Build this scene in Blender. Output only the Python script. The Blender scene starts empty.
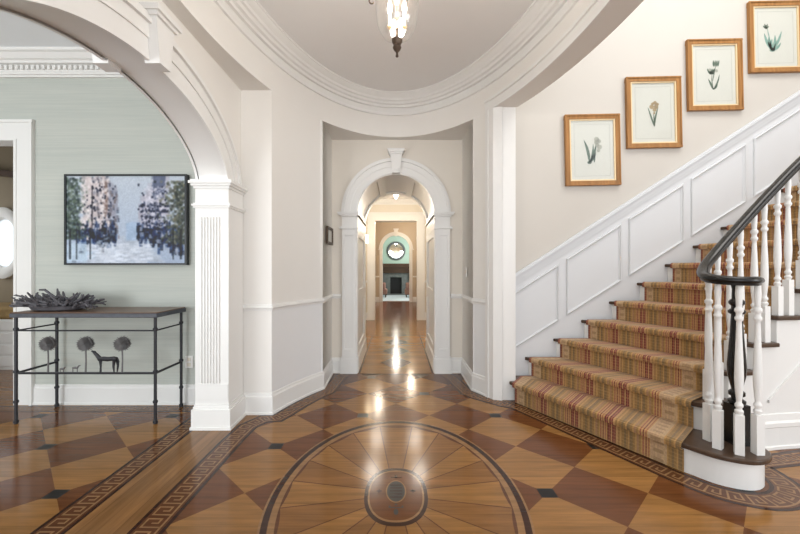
import bpy, math, random
from mathutils import Vector, Matrix
random.seed(7)
PI = math.pi
C = bpy.context.scene.collection
sc = bpy.context.scene

# ------------------------------------------------------------------ materials
def nt(name):
    m = bpy.data.materials.new(name); m.use_nodes = True
    n = m.node_tree.nodes; l = m.node_tree.links
    b = n['Principled BSDF']
    return m, n, l, b
def srgb(r, g, b):
    f = lambda c: ((c/255+0.055)/1.055)**2.4 if c > 10 else c/255/12.92
    return (f(r), f(g), f(b), 1)
def paint(name, col, rough=.5, bump=0, spec=.4, metal=0, vary=.03, scale=6):
    m, n, l, b = nt(name)
    tc = n.new('ShaderNodeTexCoord'); no = n.new('ShaderNodeTexNoise')
    no.inputs['Scale'].default_value = scale; no.inputs['Detail'].default_value = 3
    l.new(tc.outputs['Object'], no.inputs['Vector'])
    mx = n.new('ShaderNodeMixRGB'); mx.blend_type = 'MIX'
    mx.inputs[1].default_value = tuple(c*(1-vary) for c in col[:3])+(1,)
    mx.inputs[2].default_value = tuple(min(1, c*(1+vary)) for c in col[:3])+(1,)
    l.new(no.outputs['Fac'], mx.inputs[0]); l.new(mx.outputs[0], b.inputs['Base Color'])
    b.inputs['Roughness'].default_value = rough; b.inputs['Metallic'].default_value = metal
    b.inputs['Specular IOR Level'].default_value = spec
    if bump:
        bp = n.new('ShaderNodeBump'); bp.inputs['Strength'].default_value = bump; bp.inputs['Distance'].default_value = .005
        n2 = n.new('ShaderNodeTexNoise'); n2.inputs['Scale'].default_value = 60
        l.new(tc.outputs['Object'], n2.inputs['Vector']); l.new(n2.outputs['Fac'], bp.inputs['Height']); l.new(bp.outputs[0], b.inputs['Normal'])
    return m
def wood(name, col, rough=.15, axis='x', vary=.22, seam=.092, coat=.04, seamdark=.72):
    """boards running along one axis, fine grain and faint seams"""
    m, n, l, b = nt(name)
    tc = n.new('ShaderNodeTexCoord')
    mp = n.new('ShaderNodeMapping')
    mp.inputs['Scale'].default_value = (1.6, 22, 8) if axis == 'x' else ((22, 1.6, 8) if axis == 'y' else (22, 22, 1.6))
    l.new(tc.outputs['Object'], mp.inputs['Vector'])
    no = n.new('ShaderNodeTexNoise'); no.inputs['Scale'].default_value = 1.6; no.inputs['Detail'].default_value = 5; no.inputs['Roughness'].default_value = .6
    l.new(mp.outputs[0], no.inputs['Vector'])
    rp = n.new('ShaderNodeValToRGB'); rp.color_ramp.elements[0].position = .3; rp.color_ramp.elements[1].position = .72
    rp.color_ramp.elements[0].color = tuple(c*(1-vary) for c in col[:3])+(1,)
    rp.color_ramp.elements[1].color = tuple(min(1, c*(1+vary)) for c in col[:3])+(1,)
    l.new(no.outputs['Fac'], rp.inputs[0])
    out = rp.outputs[0]
    if seam:
        sp = n.new('ShaderNodeSeparateXYZ'); l.new(tc.outputs['Object'], sp.inputs[0])
        src = sp.outputs['Y'] if axis == 'x' else sp.outputs['X']
        dv = n.new('ShaderNodeMath'); dv.operation = 'DIVIDE'; dv.inputs[1].default_value = seam; l.new(src, dv.inputs[0])
        fl = n.new('ShaderNodeMath'); fl.operation = 'FLOOR'; l.new(dv.outputs[0], fl.inputs[0])
        fr = n.new('ShaderNodeMath'); fr.operation = 'FRACT'; l.new(dv.outputs[0], fr.inputs[0])
        lt = n.new('ShaderNodeMath'); lt.operation = 'LESS_THAN'; lt.inputs[1].default_value = .035; l.new(fr.outputs[0], lt.inputs[0])
        wn = n.new('ShaderNodeTexWhiteNoise'); wn.noise_dimensions = '1D'; l.new(fl.outputs[0], wn.inputs['W'])
        mr = n.new('ShaderNodeMapRange'); mr.inputs['To Min'].default_value = .86; mr.inputs['To Max'].default_value = 1.12
        l.new(wn.outputs['Value'], mr.inputs['Value'])
        m1 = n.new('ShaderNodeMixRGB'); m1.blend_type = 'MULTIPLY'; m1.inputs[0].default_value = 1
        l.new(out, m1.inputs[1]); l.new(mr.outputs[0], m1.inputs[2])
        m2 = n.new('ShaderNodeMixRGB'); m2.blend_type = 'MULTIPLY'; m2.inputs[2].default_value = (seamdark,)*3+(1,)
        l.new(lt.outputs[0], m2.inputs[0]); l.new(m1.outputs[0], m2.inputs[1]); out = m2.outputs[0]
    l.new(out, b.inputs['Base Color'])
    b.inputs['Roughness'].default_value = rough
    b.inputs['Specular IOR Level'].default_value = .2
    b.inputs['Coat Weight'].default_value = coat; b.inputs['Coat Roughness'].default_value = .1
    return m
def emit(name, col, s):
    m, n, l, b = nt(name)
    b.inputs['Base Color'].default_value = col; b.inputs['Emission Color'].default_value = col; b.inputs['Emission Strength'].default_value = s
    return m
def glass(name, tint=(1, 1, 1, 1), gl=.12, rough=.03, milk=0):
    m, n, l, b = nt(name)
    n.remove(b)
    t = n.new('ShaderNodeBsdfTransparent'); t.inputs[0].default_value = tint
    g = n.new('ShaderNodeBsdfGlossy'); g.inputs['Roughness'].default_value = rough
    lw = n.new('ShaderNodeLayerWeight'); pw = n.new('ShaderNodeMath'); pw.operation = 'POWER'; pw.inputs[1].default_value = 4; l.new(lw.outputs['Facing'], pw.inputs[0])
    fr = n.new('ShaderNodeMath'); fr.operation = 'MULTIPLY'; fr.inputs[1].default_value = .7; l.new(pw.outputs[0], fr.inputs[0])
    ad = n.new('ShaderNodeMath'); ad.operation = 'ADD'; ad.use_clamp = True; ad.inputs[1].default_value = gl; l.new(fr.outputs[0], ad.inputs[0])
    mx = n.new('ShaderNodeMixShader'); l.new(ad.outputs[0], mx.inputs[0]); l.new(t.outputs[0], mx.inputs[1]); l.new(g.outputs[0], mx.inputs[2])
    o_ = mx.outputs[0]
    if milk:
        tr = n.new('ShaderNodeBsdfTranslucent'); m2 = n.new('ShaderNodeMixShader'); m2.inputs[0].default_value = milk
        l.new(o_, m2.inputs[1]); l.new(tr.outputs[0], m2.inputs[2]); o_ = m2.outputs[0]
    l.new(o_, n['Material Output'].inputs[0])
    return m

M = {}
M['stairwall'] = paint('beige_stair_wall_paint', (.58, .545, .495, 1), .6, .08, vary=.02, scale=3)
M['wall'] = paint('wall_paint', (.735, .685, .61, 1), .55, .05, vary=.012)
M['drum'] = paint('oval_wall_paint', (.79, .765, .725, 1), .5, .03, vary=.01)
M['ceil'] = paint('ceiling_paint', (.83, .82, .81, 1), .7, vary=.01)
M['coolceil'] = paint('cool_ceiling_paint', (.87, .895, .92, 1), .7, vary=.01)
M['trim'] = paint('white_trim_paint', (.79, .78, .755, 1), .32, vary=.008)
M['wains'] = paint('wainscot_paint', (.765, .765, .765, 1), .4, vary=.008)
M['dado'] = paint('white_dado_paint', (.66, .672, .685, 1), .4, vary=.008)
M['warm'] = paint('warm_hall_paint', (.74, .68, .58, 1), .5, vary=.01)
M['tan'] = paint('tan_wall_paint', (.56, .47, .36, 1), .55, vary=.02)
M['mint'] = paint('mint_wall_paint', (.43, .56, .47, 1), .55, vary=.02)
M['olive'] = paint('olive_grasscloth', (.26, .21, .14, 1), .7, .1, vary=.1)
M['light'] = wood('oak_light', (.285, .137, .042, 1))
M['mid'] = wood('oak_mid', (.228, .104, .033, 1))
M['dark'] = wood('cherry_dark', (.128, .045, .014, 1))
M['thresh'] = wood('oak_threshold', (.225, .112, .042, 1), axis='y')
M['ebony'] = wood('ebony_inlay', (.012, .010, .009, 1), seam=0, coat=0, rough=.3)
M['wenge'] = wood('wenge_inlay', (.04, .016, .009, 1), seam=0)
M['maple'] = wood('maple_inlay', (.26, .14, .06, 1), seam=0)
M['brownband'] = wood('walnut_inlay', (.10, .04, .018, 1), seam=0)
M['hallred'] = wood('hall_red_wood', (.20, .07, .028, 1), .16, axis='x')
M['tread'] = wood('walnut_tread', (.075, .046, .03, 1), .28, axis='y', seam=0)
M['rail'] = paint('black_lacquer', (.010, .009, .0085, 1), .26, spec=.35)
M['iron'] = paint('dark_iron', (.045, .045, .05, 1), .5, .1, metal=.5, vary=.25, scale=40)
M['ironlt'] = paint('worn_iron', (.17, .165, .165, 1), .5, .3, metal=.4, vary=.3, scale=60)
M['twig'] = paint('grey_weathered_twig', (.10, .095, .105, 1), .6, .3, vary=.45, scale=30)
M['tabletop'] = wood('aged_table_wood', (.17, .10, .065, 1), .32, seam=.12)
M['tableedge'] = paint('slate_table_edge', (.07, .075, .09, 1), .5, .2, vary=.3, scale=25)
M['goldframe'] = wood('gold_oak_frame', (.36, .175, .06, 1), .35, axis='z', seam=0, vary=.25)
M['gilt'] = paint('gilt_lip', (.78, .60, .36, 1), .35, metal=.2)
M['paper'] = paint('print_paper', (.66, .65, .60, 1), .7, vary=.03)
M['leafink'] = paint('botanical_green_ink', (.11, .16, .12, 1), .7, vary=.3, scale=40)
M['palink'] = paint('botanical_pale_ink', (.42, .42, .36, 1), .7, vary=.2, scale=60)
M['pinkink'] = paint('botanical_ochre_ink', (.40, .30, .18, 1), .7, vary=.25, scale=60)
M['tealink'] = paint('botanical_teal_ink', (.22, .37, .32, 1), .7, vary=.2, scale=40)
M['line'] = paint('plate_mark', (.52, .51, .47, 1), .7)
M['black'] = paint('black_frame', (.02, .022, .025, 1), .4)
M['bronze'] = paint('aged_bronze', (.10, .07, .05, 1), .4, metal=.7, vary=.2, scale=30)
M['plate'] = paint('white_plastic', (.82, .81, .78, 1), .35)
M['glass'] = glass('clear_glass', (.985, .99, .985, 1), .035)
M['jar'] = glass('hand_blown_glass', (.96, .96, .95, 1), .13, .08, .005)
M['mirror'] = paint('mirror_silver', (.75, .78, .78, 1), .03, metal=1, vary=0)
M['shade'] = emit('lit_lamp_shade', (1, .87, .68, 1), 4.5)
M['bulb'] = emit('lit_candle_bulb', (1, .93, .84, 1), 9)
M['daypane'] = emit('daylit_pane', (.85, .93, 1, 1), .45)
M['candle'] = paint('ivory_candle', (.75, .70, .6, 1), .5)
M['stone'] = paint('grey_stone_surround', (.12, .13, .125, 1), .5, .2, vary=.4, scale=9)
M['mantel'] = wood('dark_mantel_wood', (.075, .042, .026, 1), .4, seam=.11)
M['soot'] = paint('firebox_soot', (.008, .008, .009, 1), .7)
M['chair'] = paint('dusty_rose_upholstery', (.26, .13, .10, 1), .8, vary=.15, scale=20)
M['rug'] = paint('pale_blue_rug', (.50, .55, .58, 1), .9, .2, vary=.12, scale=14)
M['gold'] = paint('gold_cushion_cloth', (.33, .22, .09, 1), .8, .3, vary=.4, scale=16)

def grasscloth():
    m, n, l, b = nt('sage_grasscloth')
    tc = n.new('ShaderNodeTexCoord'); mp = n.new('ShaderNodeMapping'); mp.inputs['Scale'].default_value = (1.2, 1.2, 60)
    l.new(tc.outputs['Object'], mp.inputs['Vector'])
    no = n.new('ShaderNodeTexNoise'); no.inputs['Scale'].default_value = 1.5; no.inputs['Detail'].default_value = 4
    l.new(mp.outputs[0], no.inputs['Vector'])
    mp2 = n.new('ShaderNodeMapping'); mp2.inputs['Scale'].default_value = (.5, .5, 4)
    l.new(tc.outputs['Object'], mp2.inputs['Vector'])
    n2 = n.new('ShaderNodeTexNoise'); n2.inputs['Scale'].default_value = 1.3; n2.inputs['Detail'].default_value = 2
    l.new(mp2.outputs[0], n2.inputs['Vector'])
    ad = n.new('ShaderNodeMixRGB'); ad.inputs[0].default_value = .4; l.new(no.outputs['Fac'], ad.inputs[1]); l.new(n2.outputs['Fac'], ad.inputs[2])
    rp = n.new('ShaderNodeValToRGB'); e = rp.color_ramp.elements
    e[0].position = .22; e[0].color = (.42, .45, .415, 1); e[1].position = .78; e[1].color = (.55, .56, .505, 1)
    l.new(ad.outputs[0], rp.inputs[0]); l.new(rp.outputs[0], b.inputs['Base Color'])
    b.inputs['Roughness'].default_value = .6
    return m
M['sage'] = grasscloth()

def plaid():
    m, n, l, b = nt('plaid_runner_weave')
    uv = n.new('ShaderNodeUVMap'); sp = n.new('ShaderNodeSeparateXYZ'); l.new(uv.outputs[0], sp.inputs[0])
    U, V = sp.outputs['X'], sp.outputs['Y']
    def math_(op, a, bb=None, cl=False):
        x = n.new('ShaderNodeMath'); x.operation = op; x.use_clamp = cl
        for i, q in enumerate((a, bb)):
            if q is None: continue
            if isinstance(q, (int, float)): x.inputs[i].default_value = q
            else: l.new(q, x.inputs[i])
        return x.outputs[0]
    def mix(f, a, c, mode='MIX'):
        x = n.new('ShaderNodeMixRGB'); x.blend_type = mode
        for i, q in enumerate((f, a, c)):
            if isinstance(q, (int, float)): x.inputs[i].default_value = q
            elif isinstance(q, tuple): x.inputs[i].default_value = q
            else: l.new(q, x.inputs[i])
        return x.outputs[0]
    # stripe group repeats every .235 m
    t = math_('FRACT', math_('DIVIDE', U, .27))
    rp = n.new('ShaderNodeValToRGB'); rp.color_ramp.interpolation = 'CONSTANT'
    ground = (.45, .245, .098, 1); olive = (.28, .158, .05, 1); red = (.14, .02, .018, 1); green = (.19, .118, .05, 1); gold = (.43, .235, .078, 1); taupe = (.32, .175, .085, 1); rose = (.29, .092, .052, 1)
    stops = [(0, red), (.035, rose), (.06, red), (.085, ground), (.12, red), (.15, rose), (.18, red), (.205, ground), (.26, olive), (.30, gold), (.34, olive), (.41, green), (.45, olive), (.50, gold), (.53, green), (.60, olive), (.65, gold), (.69, taupe), (.74, olive), (.78, gold), (.82, rose), (.845, ground), (.88, red), (.905, ground), (.94, rose), (.96, gold)]
    e = rp.color_ramp.elements
    e[0].position = stops[0][0]; e[0].color = stops[0][1]; e[1].position = stops[1][0]; e[1].color = stops[1][1]
    for p, c in stops[2:]:
        q = e.new(p); q.color = c
    l.new(t, rp.inputs[0]); col = rp.outputs[0]
    w = math_('FRACT', math_('DIVIDE', V, .155))
    wf = math_('MULTIPLY', math_('LESS_THAN', w, .12), .22)
    col = mix(wf, col, (.36, .22, .08, 1))
    w2 = math_('MULTIPLY', math_('LESS_THAN', math_('FRACT', math_('DIVIDE', V, .024)), .3), .22)
    col = mix(w2, col, (.46, .29, .13, 1))
    base = col
    def band(u0, u1, shade):
        global_in = math_('MULTIPLY', math_('GREATER_THAN', U, u0), math_('LESS_THAN', U, u1))
        return math_('MULTIPLY', global_in, shade)
    # pale border stripe with small dark blocks
    vb = math_('LESS_THAN', math_('FRACT', math_('DIVIDE', V, .06)), .42)
    for u0, u1, m0, m1 in ((1.075, 1.165, 1.092, 1.148), (.03, .105, .045, .09)):
        col = mix(band(u0, u1, .8), col, (.50, .34, .19, 1))
        col = mix(math_('MULTIPLY', band(m0, m1, .75), vb), col, (.30, .185, .09, 1))
    no = n.new('ShaderNodeTexNoise'); no.inputs['Scale'].default_value = 90; tc = n.new('ShaderNodeTexCoord'); l.new(tc.outputs['Object'], no.inputs['Vector'])
    col = mix(.35, col, no.outputs['Fac'], 'OVERLAY')
    l.new(col, b.inputs['Base Color']); b.inputs['Roughness'].default_value = .85
    b.inputs['Sheen Weight'].default_value = .15
    bp = n.new('ShaderNodeBump'); bp.inputs['Strength'].default_value = .25; bp.inputs['Distance'].default_value = .003
    l.new(no.outputs['Fac'], bp.inputs['Height']); l.new(bp.outputs[0], b.inputs['Normal'])
    return m
M['runner'] = plaid()
def canvas_mat():
    m, n, l, b = nt('painted_canvas')
    a = n.new('ShaderNodeVertexColor'); a.layer_name = 'pigment'
    no = n.new('ShaderNodeTexNoise'); no.inputs['Scale'].default_value = 70
    tc = n.new('ShaderNodeTexCoord'); l.new(tc.outputs['Object'], no.inputs['Vector'])
    mx = n.new('ShaderNodeMixRGB'); mx.blend_type = 'OVERLAY'; mx.inputs[0].default_value = .2
    l.new(a.outputs[0], mx.inputs[1]); l.new(no.outputs['Fac'], mx.inputs[2]); l.new(mx.outputs[0], b.inputs['Base Color'])
    b.inputs['Roughness'].default_value = .6
    return m
M['canvas'] = canvas_mat()

# ------------------------------------------------------------------ mesh builder
class MB:
    def __init__(s): s.v = []; s.f = []; s.m = []
    def face(s, pts, mi=0):
        i = len(s.v); s.v += [tuple(p) for p in pts]; s.f.append(tuple(range(i, i+len(pts)))); s.m.append(mi)
    def grid(s, rows, closed_u=False, closed_v=False, mi=0):
        n = len(rows[0]); i0 = len(s.v)
        for r in rows: s.v += [tuple(p) for p in r]
        R = len(rows)
        for a in range(R if closed_v else R-1):
            for b in range(n if closed_u else n-1):
                a2, b2 = (a+1) % R, (b+1) % n
                s.f.append((i0+a*n+b, i0+a*n+b2, i0+a2*n+b2, i0+a2*n+b)); s.m.append(mi)
    def cap(s, pts, mi=0): s.face(pts, mi)
    def box(s, x0, x1, y0, y1, z0, z1, mi=0):
        i = len(s.v)
        s.v += [(x, y, z) for z in (z0, z1) for y in (y0, y1) for x in (x0, x1)]
        for q in ((0, 2, 3, 1), (4, 5, 7, 6), (0, 1, 5, 4), (2, 6, 7, 3), (0, 4, 6, 2), (1, 3, 7, 5)):
            s.f.append(tuple(i+k for k in q)); s.m.append(mi)
    def prism(s, poly, z0, z1, mi=0):
        """plan polygon extruded in z"""
        n = len(poly)
        a = [(p[0], p[1], z0) for p in poly]; b = [(p[0], p[1], z1) for p in poly]
        s.face(a[::-1], mi); s.face(b, mi)
        for k in range(n):
            j = (k+1) % n; s.face([a[k], a[j], b[j], b[k]], mi)
    def prism_fn(s, poly, fn0, fn1, mi=0):
        a = [fn0(p) for p in poly]; b = [fn1(p) for p in poly]; n = len(poly)
        s.face(a[::-1], mi); s.face(b, mi)
        for k in range(n):
            j = (k+1) % n; s.face([a[k], a[j], b[j], b[k]], mi)
    def lathe(s, prof, seg=16, o=(0, 0, 0), mi=0, sx=1, sy=1):
        rows = []
        for r, z in prof:
            rows.append([(o[0]+sx*r*math.cos(2*PI*k/seg), o[1]+sy*r*math.sin(2*PI*k/seg), o[2]+z) for k in range(seg)])
        s.grid(rows, closed_u=True, mi=mi)
        s.face(rows[0][::-1], mi); s.face(rows[-1], mi)
    def tube(s, path, r, seg=8, mi=0, closed=False):
        path = [Vector(p) for p in path]; n = len(path); rows = []
        rr = r if isinstance(r, (list, tuple)) else [r]*n
        for i, p in enumerate(path):
            if closed: t = path[(i+1) % n]-path[i-1]
            else: t = path[min(i+1, n-1)]-path[max(i-1, 0)]
            t.normalize()
            up = Vector((0, 0, 1)) if abs(t.z) < .95 else Vector((0, 1, 0))
            a = t.cross(up).normalized(); b = a.cross(t).normalized()
            rows.append([p+(a*math.cos(2*PI*k/seg)+b*math.sin(2*PI*k/seg))*rr[i] for k in range(seg)])
        s.grid(rows, closed_u=True, closed_v=closed, mi=mi)
        if not closed: s.face(rows[0], mi); s.face(rows[-1][::-1], mi)
    def sweep(s, path, prof, closed=False, side=1, mi=0, caps=True, profclosed=False):
        """horizontal moulding: path (x,y), profile (offset to the right of travel, z)"""
        n = len(path); rows = []
        P = [Vector(p) for p in path]
        for i in range(n):
            d0 = (P[i]-P[i-1]) if (i > 0 or closed) else (P[1]-P[0])
            d1 = (P[(i+1) % n]-P[i]) if (i < n-1 or closed) else (P[-1]-P[-2])
            d0.normalize(); d1.normalize()
            n0 = Vector((d0.y, -d0.x)); n1 = Vector((d1.y, -d1.x))
            nn = (n0+n1).normalized(); k = 1/max(.35, nn.dot(n0))
            rows.append([(P[i].x+side*nn.x*k*o, P[i].y+side*nn.y*k*o, z) for o, z in prof])
        s.grid(rows, closed_u=profclosed, closed_v=closed, mi=mi)
        if caps and not closed: s.face(rows[0], mi); s.face(rows[-1][::-1], mi)
    def build(s, name, mats, parent=None, smooth=None, bevel=0):
        me = bpy.data.meshes.new(name); me.from_pydata(s.v, [], s.f)
        if not isinstance(mats, (list, tuple)): mats = [mats]
        for m in mats: me.materials.append(m)
        me.polygons.foreach_set('material_index', s.m)
        import bmesh
        bm = bmesh.new(); bm.from_mesh(me)
        bmesh.ops.remove_doubles(bm, verts=bm.verts, dist=1e-5)
        bmesh.ops.recalc_face_normals(bm, faces=bm.faces)
        bm.to_mesh(me); bm.free()
        if smooth is not None:
            me.polygons.foreach_set('use_smooth', [True]*len(me.polygons))
            try: me.set_sharp_from_angle(angle=math.radians(smooth))
            except Exception: pass
        me.update()
        o = bpy.data.objects.new(name, me); C.objects.link(o)
        if parent: o.parent = parent; o.matrix_parent_inverse = Matrix.Translation(-parent.location) if parent.parent is None else Matrix.Identity(4)
        if bevel:
            b = o.modifiers.new('bevel', 'BEVEL'); b.width = bevel; b.segments = 2; b.limit_method = 'ANGLE'
        return o
def struct(name, mb, mats, smooth=None):
    o = mb.build(name, mats, None, smooth); o['kind'] = 'structure'; return o
def thing(name, label, cat, loc=(0, 0, 0), group=None):
    o = bpy.data.objects.new(name, None); C.objects.link(o); o.location = loc; o.empty_display_size = .05
    o['label'] = label; o['category'] = cat
    if group: o['group'] = group
    return o
def tag(o, label, cat, group=None):
    o['label'] = label; o['category'] = cat
    if group: o['group'] = group
    return o
def copy_tree(o, parent=None):
    c = o.copy(); C.objects.link(c)
    if parent: c.parent = parent
    for ch in [k for k in o.children]: copy_tree(ch, c)
    return c
def local(mb, loc):
    """shift world-built verts so that they are relative to a parent at loc"""
    return mb
def children_at(parent): pass

# ------------------------------------------------------------------ oval foyer geometry
EA, EB, EC = 1.265, 2.44, 2.2
def ell(th, da=0, db=None):
    db = da if db is None else db
    return ((EA+da)*math.sin(th), EC+(EB+db)*math.cos(th))
def th_y(y): return math.acos((y-EC)/EB)
def th_x(x): return math.asin(x/EA)
SOF, CEIL = 2.86, 3.35
th_hl = th_x(.782); th_hr = th_x(.812); th_l = th_y(3.41); th_r = th_y(3.79); NXL, NXR = -.788, .814

# upper drum
mb = MB()
N = 96
mb.grid([[ell(2*PI*k/N)+(z,) for k in range(N)] for z in (SOF, CEIL)], closed_u=True)
# left and right of the hall, full height
def arcpts(a, b, n=14): return [ell(a+(b-a)*k/n) for k in range(n+1)]
La = arcpts(-th_l, -th_hl); Ra = arcpts(th_hr, th_r)
for arc in (La, Ra):
    mb.grid([[p+(z,) for p in arc] for z in (.94, SOF)])
    mb.grid([[p+(z,) for p in arc] for z in (0, .94)], mi=1)
# niche returns of the hall opening
mb.grid([[(-.782, EC+EB*math.cos(th_hl), z), (NXL, 4.74, z)] for z in (0, SOF)])
mb.grid([[(.812, EC+EB*math.cos(th_hr), z), (NXR, 4.74, z)] for z in (0, SOF)])
struct('wall_foyer', mb, [M['drum'], M['wains']], 40)
# left return face and soffits
mb = MB()
mb.face([(-1.40, 3.41, 0), (La[0][0], 3.41, 0), (La[0][0], 3.41, SOF), (-1.40, 3.41, SOF)])
struct('wall_return', mb, M['drum'])
mb = MB()
hp = [ell(-th_hl+(th_hl+th_hr)*k/20) for k in range(21)]
mb.face([p+(SOF,) for p in hp]+[(NXR, 4.74, SOF), (NXL, 4.74, SOF)])
lp = [ell(-th_l-(PI*.86-th_l)*k/30) for k in range(31)]
for k in range(30):
    a, b = lp[k], lp[k+1]
    mb.face([a+(SOF,), b+(SOF,), (-1.40, b[1], SOF), (-1.40, a[1], SOF)])
def outer(th): return (1.45*math.sin(th), EC+2.7*math.cos(th))
def outy(y): return (1.45*math.sqrt(max(0, 1-((y-EC)/2.7)**2)), y)
y0, y1 = 3.77, .15
for k in range(30):
    ya = y0+(y1-y0)*k/30; yb = y0+(y1-y0)*(k+1)/30
    ea = (EA*math.sqrt(1-((ya-EC)/EB)**2), ya); eb = (EA*math.sqrt(1-((yb-EC)/EB)**2), yb)
    mb.face([ea+(SOF,), eb+(SOF,), outy(yb)+(SOF,), outy(ya)+(SOF,)])
    mb.face([outy(ya)+(SOF,), outy(yb)+(SOF,), outy(yb)+(3.6,), outy(ya)+(3.6,)])
struct('ceiling_soffit', mb, M['drum'], 40)
# ceiling disc and cornice
mb = MB()
mb.face([ell(2*PI*k/N, .02)+(CEIL,) for k in range(N)])
struct('ceiling', mb, M['ceil'])
mb = MB()
prof = [(0, 3.115), (.016, 3.12), (.016, 3.142), (.006, 3.150), (.006, 3.204), (.030, 3.208), (.034, 3.232), (.056, 3.240), (.066, 3.262), (.082, 3.270), (.088, 3.292), (.112, 3.312), (.124, 3.330), (.134, 3.334), (.134, CEIL)]
mb.sweep([ell(2*PI*k/N) for k in range(N)], prof, closed=True, side=1)
struct('trim_1', mb, M['trim'], 30)
# right jamb and its casing
mb = MB()
rx, ry = ell(th_r)
mb.prism([(rx, ry), (1.03, 3.77), (1.168, 3.77), (1.168, 4.05), (rx-.02, 4.05)], 0, SOF)
struct('wall_jamb', mb, M['trim'])
mb = MB()
ca = [ell(th_r-.05), ell(th_r-.03), ell(th_r), (1.038, 3.762)]
mb.sweep(ca, [(0, 0), (.014, 0), (.014, SOF), (0, SOF)], side=1)
mb.sweep(ca[:2], [(0, 0), (.026, 0), (.026, SOF), (0, SOF)], side=1)
lc = [ell(th_r-.06+(2.6-th_r)*k/40) for k in range(41)]
mb.sweep(lc, [(0, SOF), (.014, SOF), (.014, SOF+.085), (.026, SOF+.09), (.026, SOF+.115), (0, SOF+.12)], side=1)
struct('trim_2', mb, M['trim'], 30)
# baseboards and chair rails round the foyer
base_prof = [(0, 0), (.024, 0), (.024, .018), (.016, .022), (.016, .155), (.010, .165), (.008, .185), (0, .19)]
rail_prof = [(0, .915), (.010, .915), (.012, .928), (.022, .938), (.022, .950), (.012, .958), (.010, .968), (0, .97)]
pl = [(-1.352, 3.41)]+La+[(NXL, 4.74), (-.67, 4.74)]
pr = [(.67, 4.74), (NXR, 4.74)]+arcpts(th_hr, th_r-.05)
mb = MB(); mb.sweep(pl, base_prof); struct('baseboard_left', mb, M['trim'])
mb = MB(); mb.sweep(pr, base_prof); struct('baseboard_right', mb, M['trim'])
mb = MB(); mb.sweep(pl, rail_prof); mb.sweep(pr, rail_prof); struct('trim_3', mb, M['trim'])

# ------------------------------------------------------------------ left arch wall
XF, XB = -1.37, -1.59
LY_ = 3.655
AC, AW, AB, ASP = 2.12, .99, .445, 2.0
def archpt(t, da=0): return (AC+(AW+da)*math.cos(t), ASP+(AB+da)*math.sin(t)**(1.22 if da < .05 else 1.12))
mb = MB()
NA = 40
ts = [PI*k/NA for k in range(NA+1)]; ts[-1] = PI-1e-9
for X in (XF, XB):
    top = 3.35
    for k in range(NA):
        a, b = archpt(ts[k]), archpt(ts[k+1])
        mb.face([(X, a[0], a[1]), (X, b[0], b[1]), (X, b[0], top), (X, a[0], top)])
    for ya, yb in ((3.11, LY_), (-1.2, 1.13)):
        mb.face([(X, ya, 0), (X, yb, 0), (X, yb, top), (X, ya, top)])
mb.face([(XF, 3.11, 0), (XB, 3.11, 0), (XB, 3.11, ASP), (XF, 3.11, ASP)])
mb.face([(XF, 1.13, 0), (XB, 1.13, 0), (XB, 1.13, ASP), (XF, 1.13, ASP)])
struct('wall_left', mb, M['drum'])
mb = MB()
mb.grid([[(X, archpt(t)[0], archpt(t)[1]) for t in ts] for X in (XF-.0, XB)])
struct('ceiling_arch', mb, M['trim'], 50)
# archivolts on both faces
mb = MB()
def archivolt(sg, X, steps):
    """steps: (inner offset, outer offset, projection)"""
    for i0, i1, pj in steps:
        rows = []
        for t in ts:
            a = archpt(t, i0); b = archpt(t, i1)
            rows.append([(X, a[0], a[1]), (X+sg*pj, a[0], a[1]), (X+sg*pj, b[0], b[1]), (X, b[0], b[1])])
        mb.grid(rows)
archivolt(1, XF, [(-.012, .10, .020), (.10, .175, .030), (.175, .20, .050), (.20, .225, .040)])
archivolt(-1, XB, [(-.012, .10, .020), (.10, .175, .030), (.175, .20, .050)])
struct('trim_4', mb, M['trim'], 35)
mb = MB()   # keystone
for sg, X in ((1, XF), (-1, XB)):
    def kp(w0, w1, z0, z1, pj):
        mb.prism_fn([(-w0, z0), (w0, z0), (w1, z1), (-w1, z1)], lambda p: (X-sg*.01, 2.17+p[0], p[1]), lambda p: (X+sg*pj, 2.17+p[0], p[1]))
    kp(.05, .085, ASP+AB-.025, ASP+AB+.215, .075)
    kp(.095, .105, ASP+AB+.215, ASP+AB+.235, .09)
    kp(.112, .122, ASP+AB+.235, ASP+AB+.262, .105)
struct('trim_5', mb, M['trim'])
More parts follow.
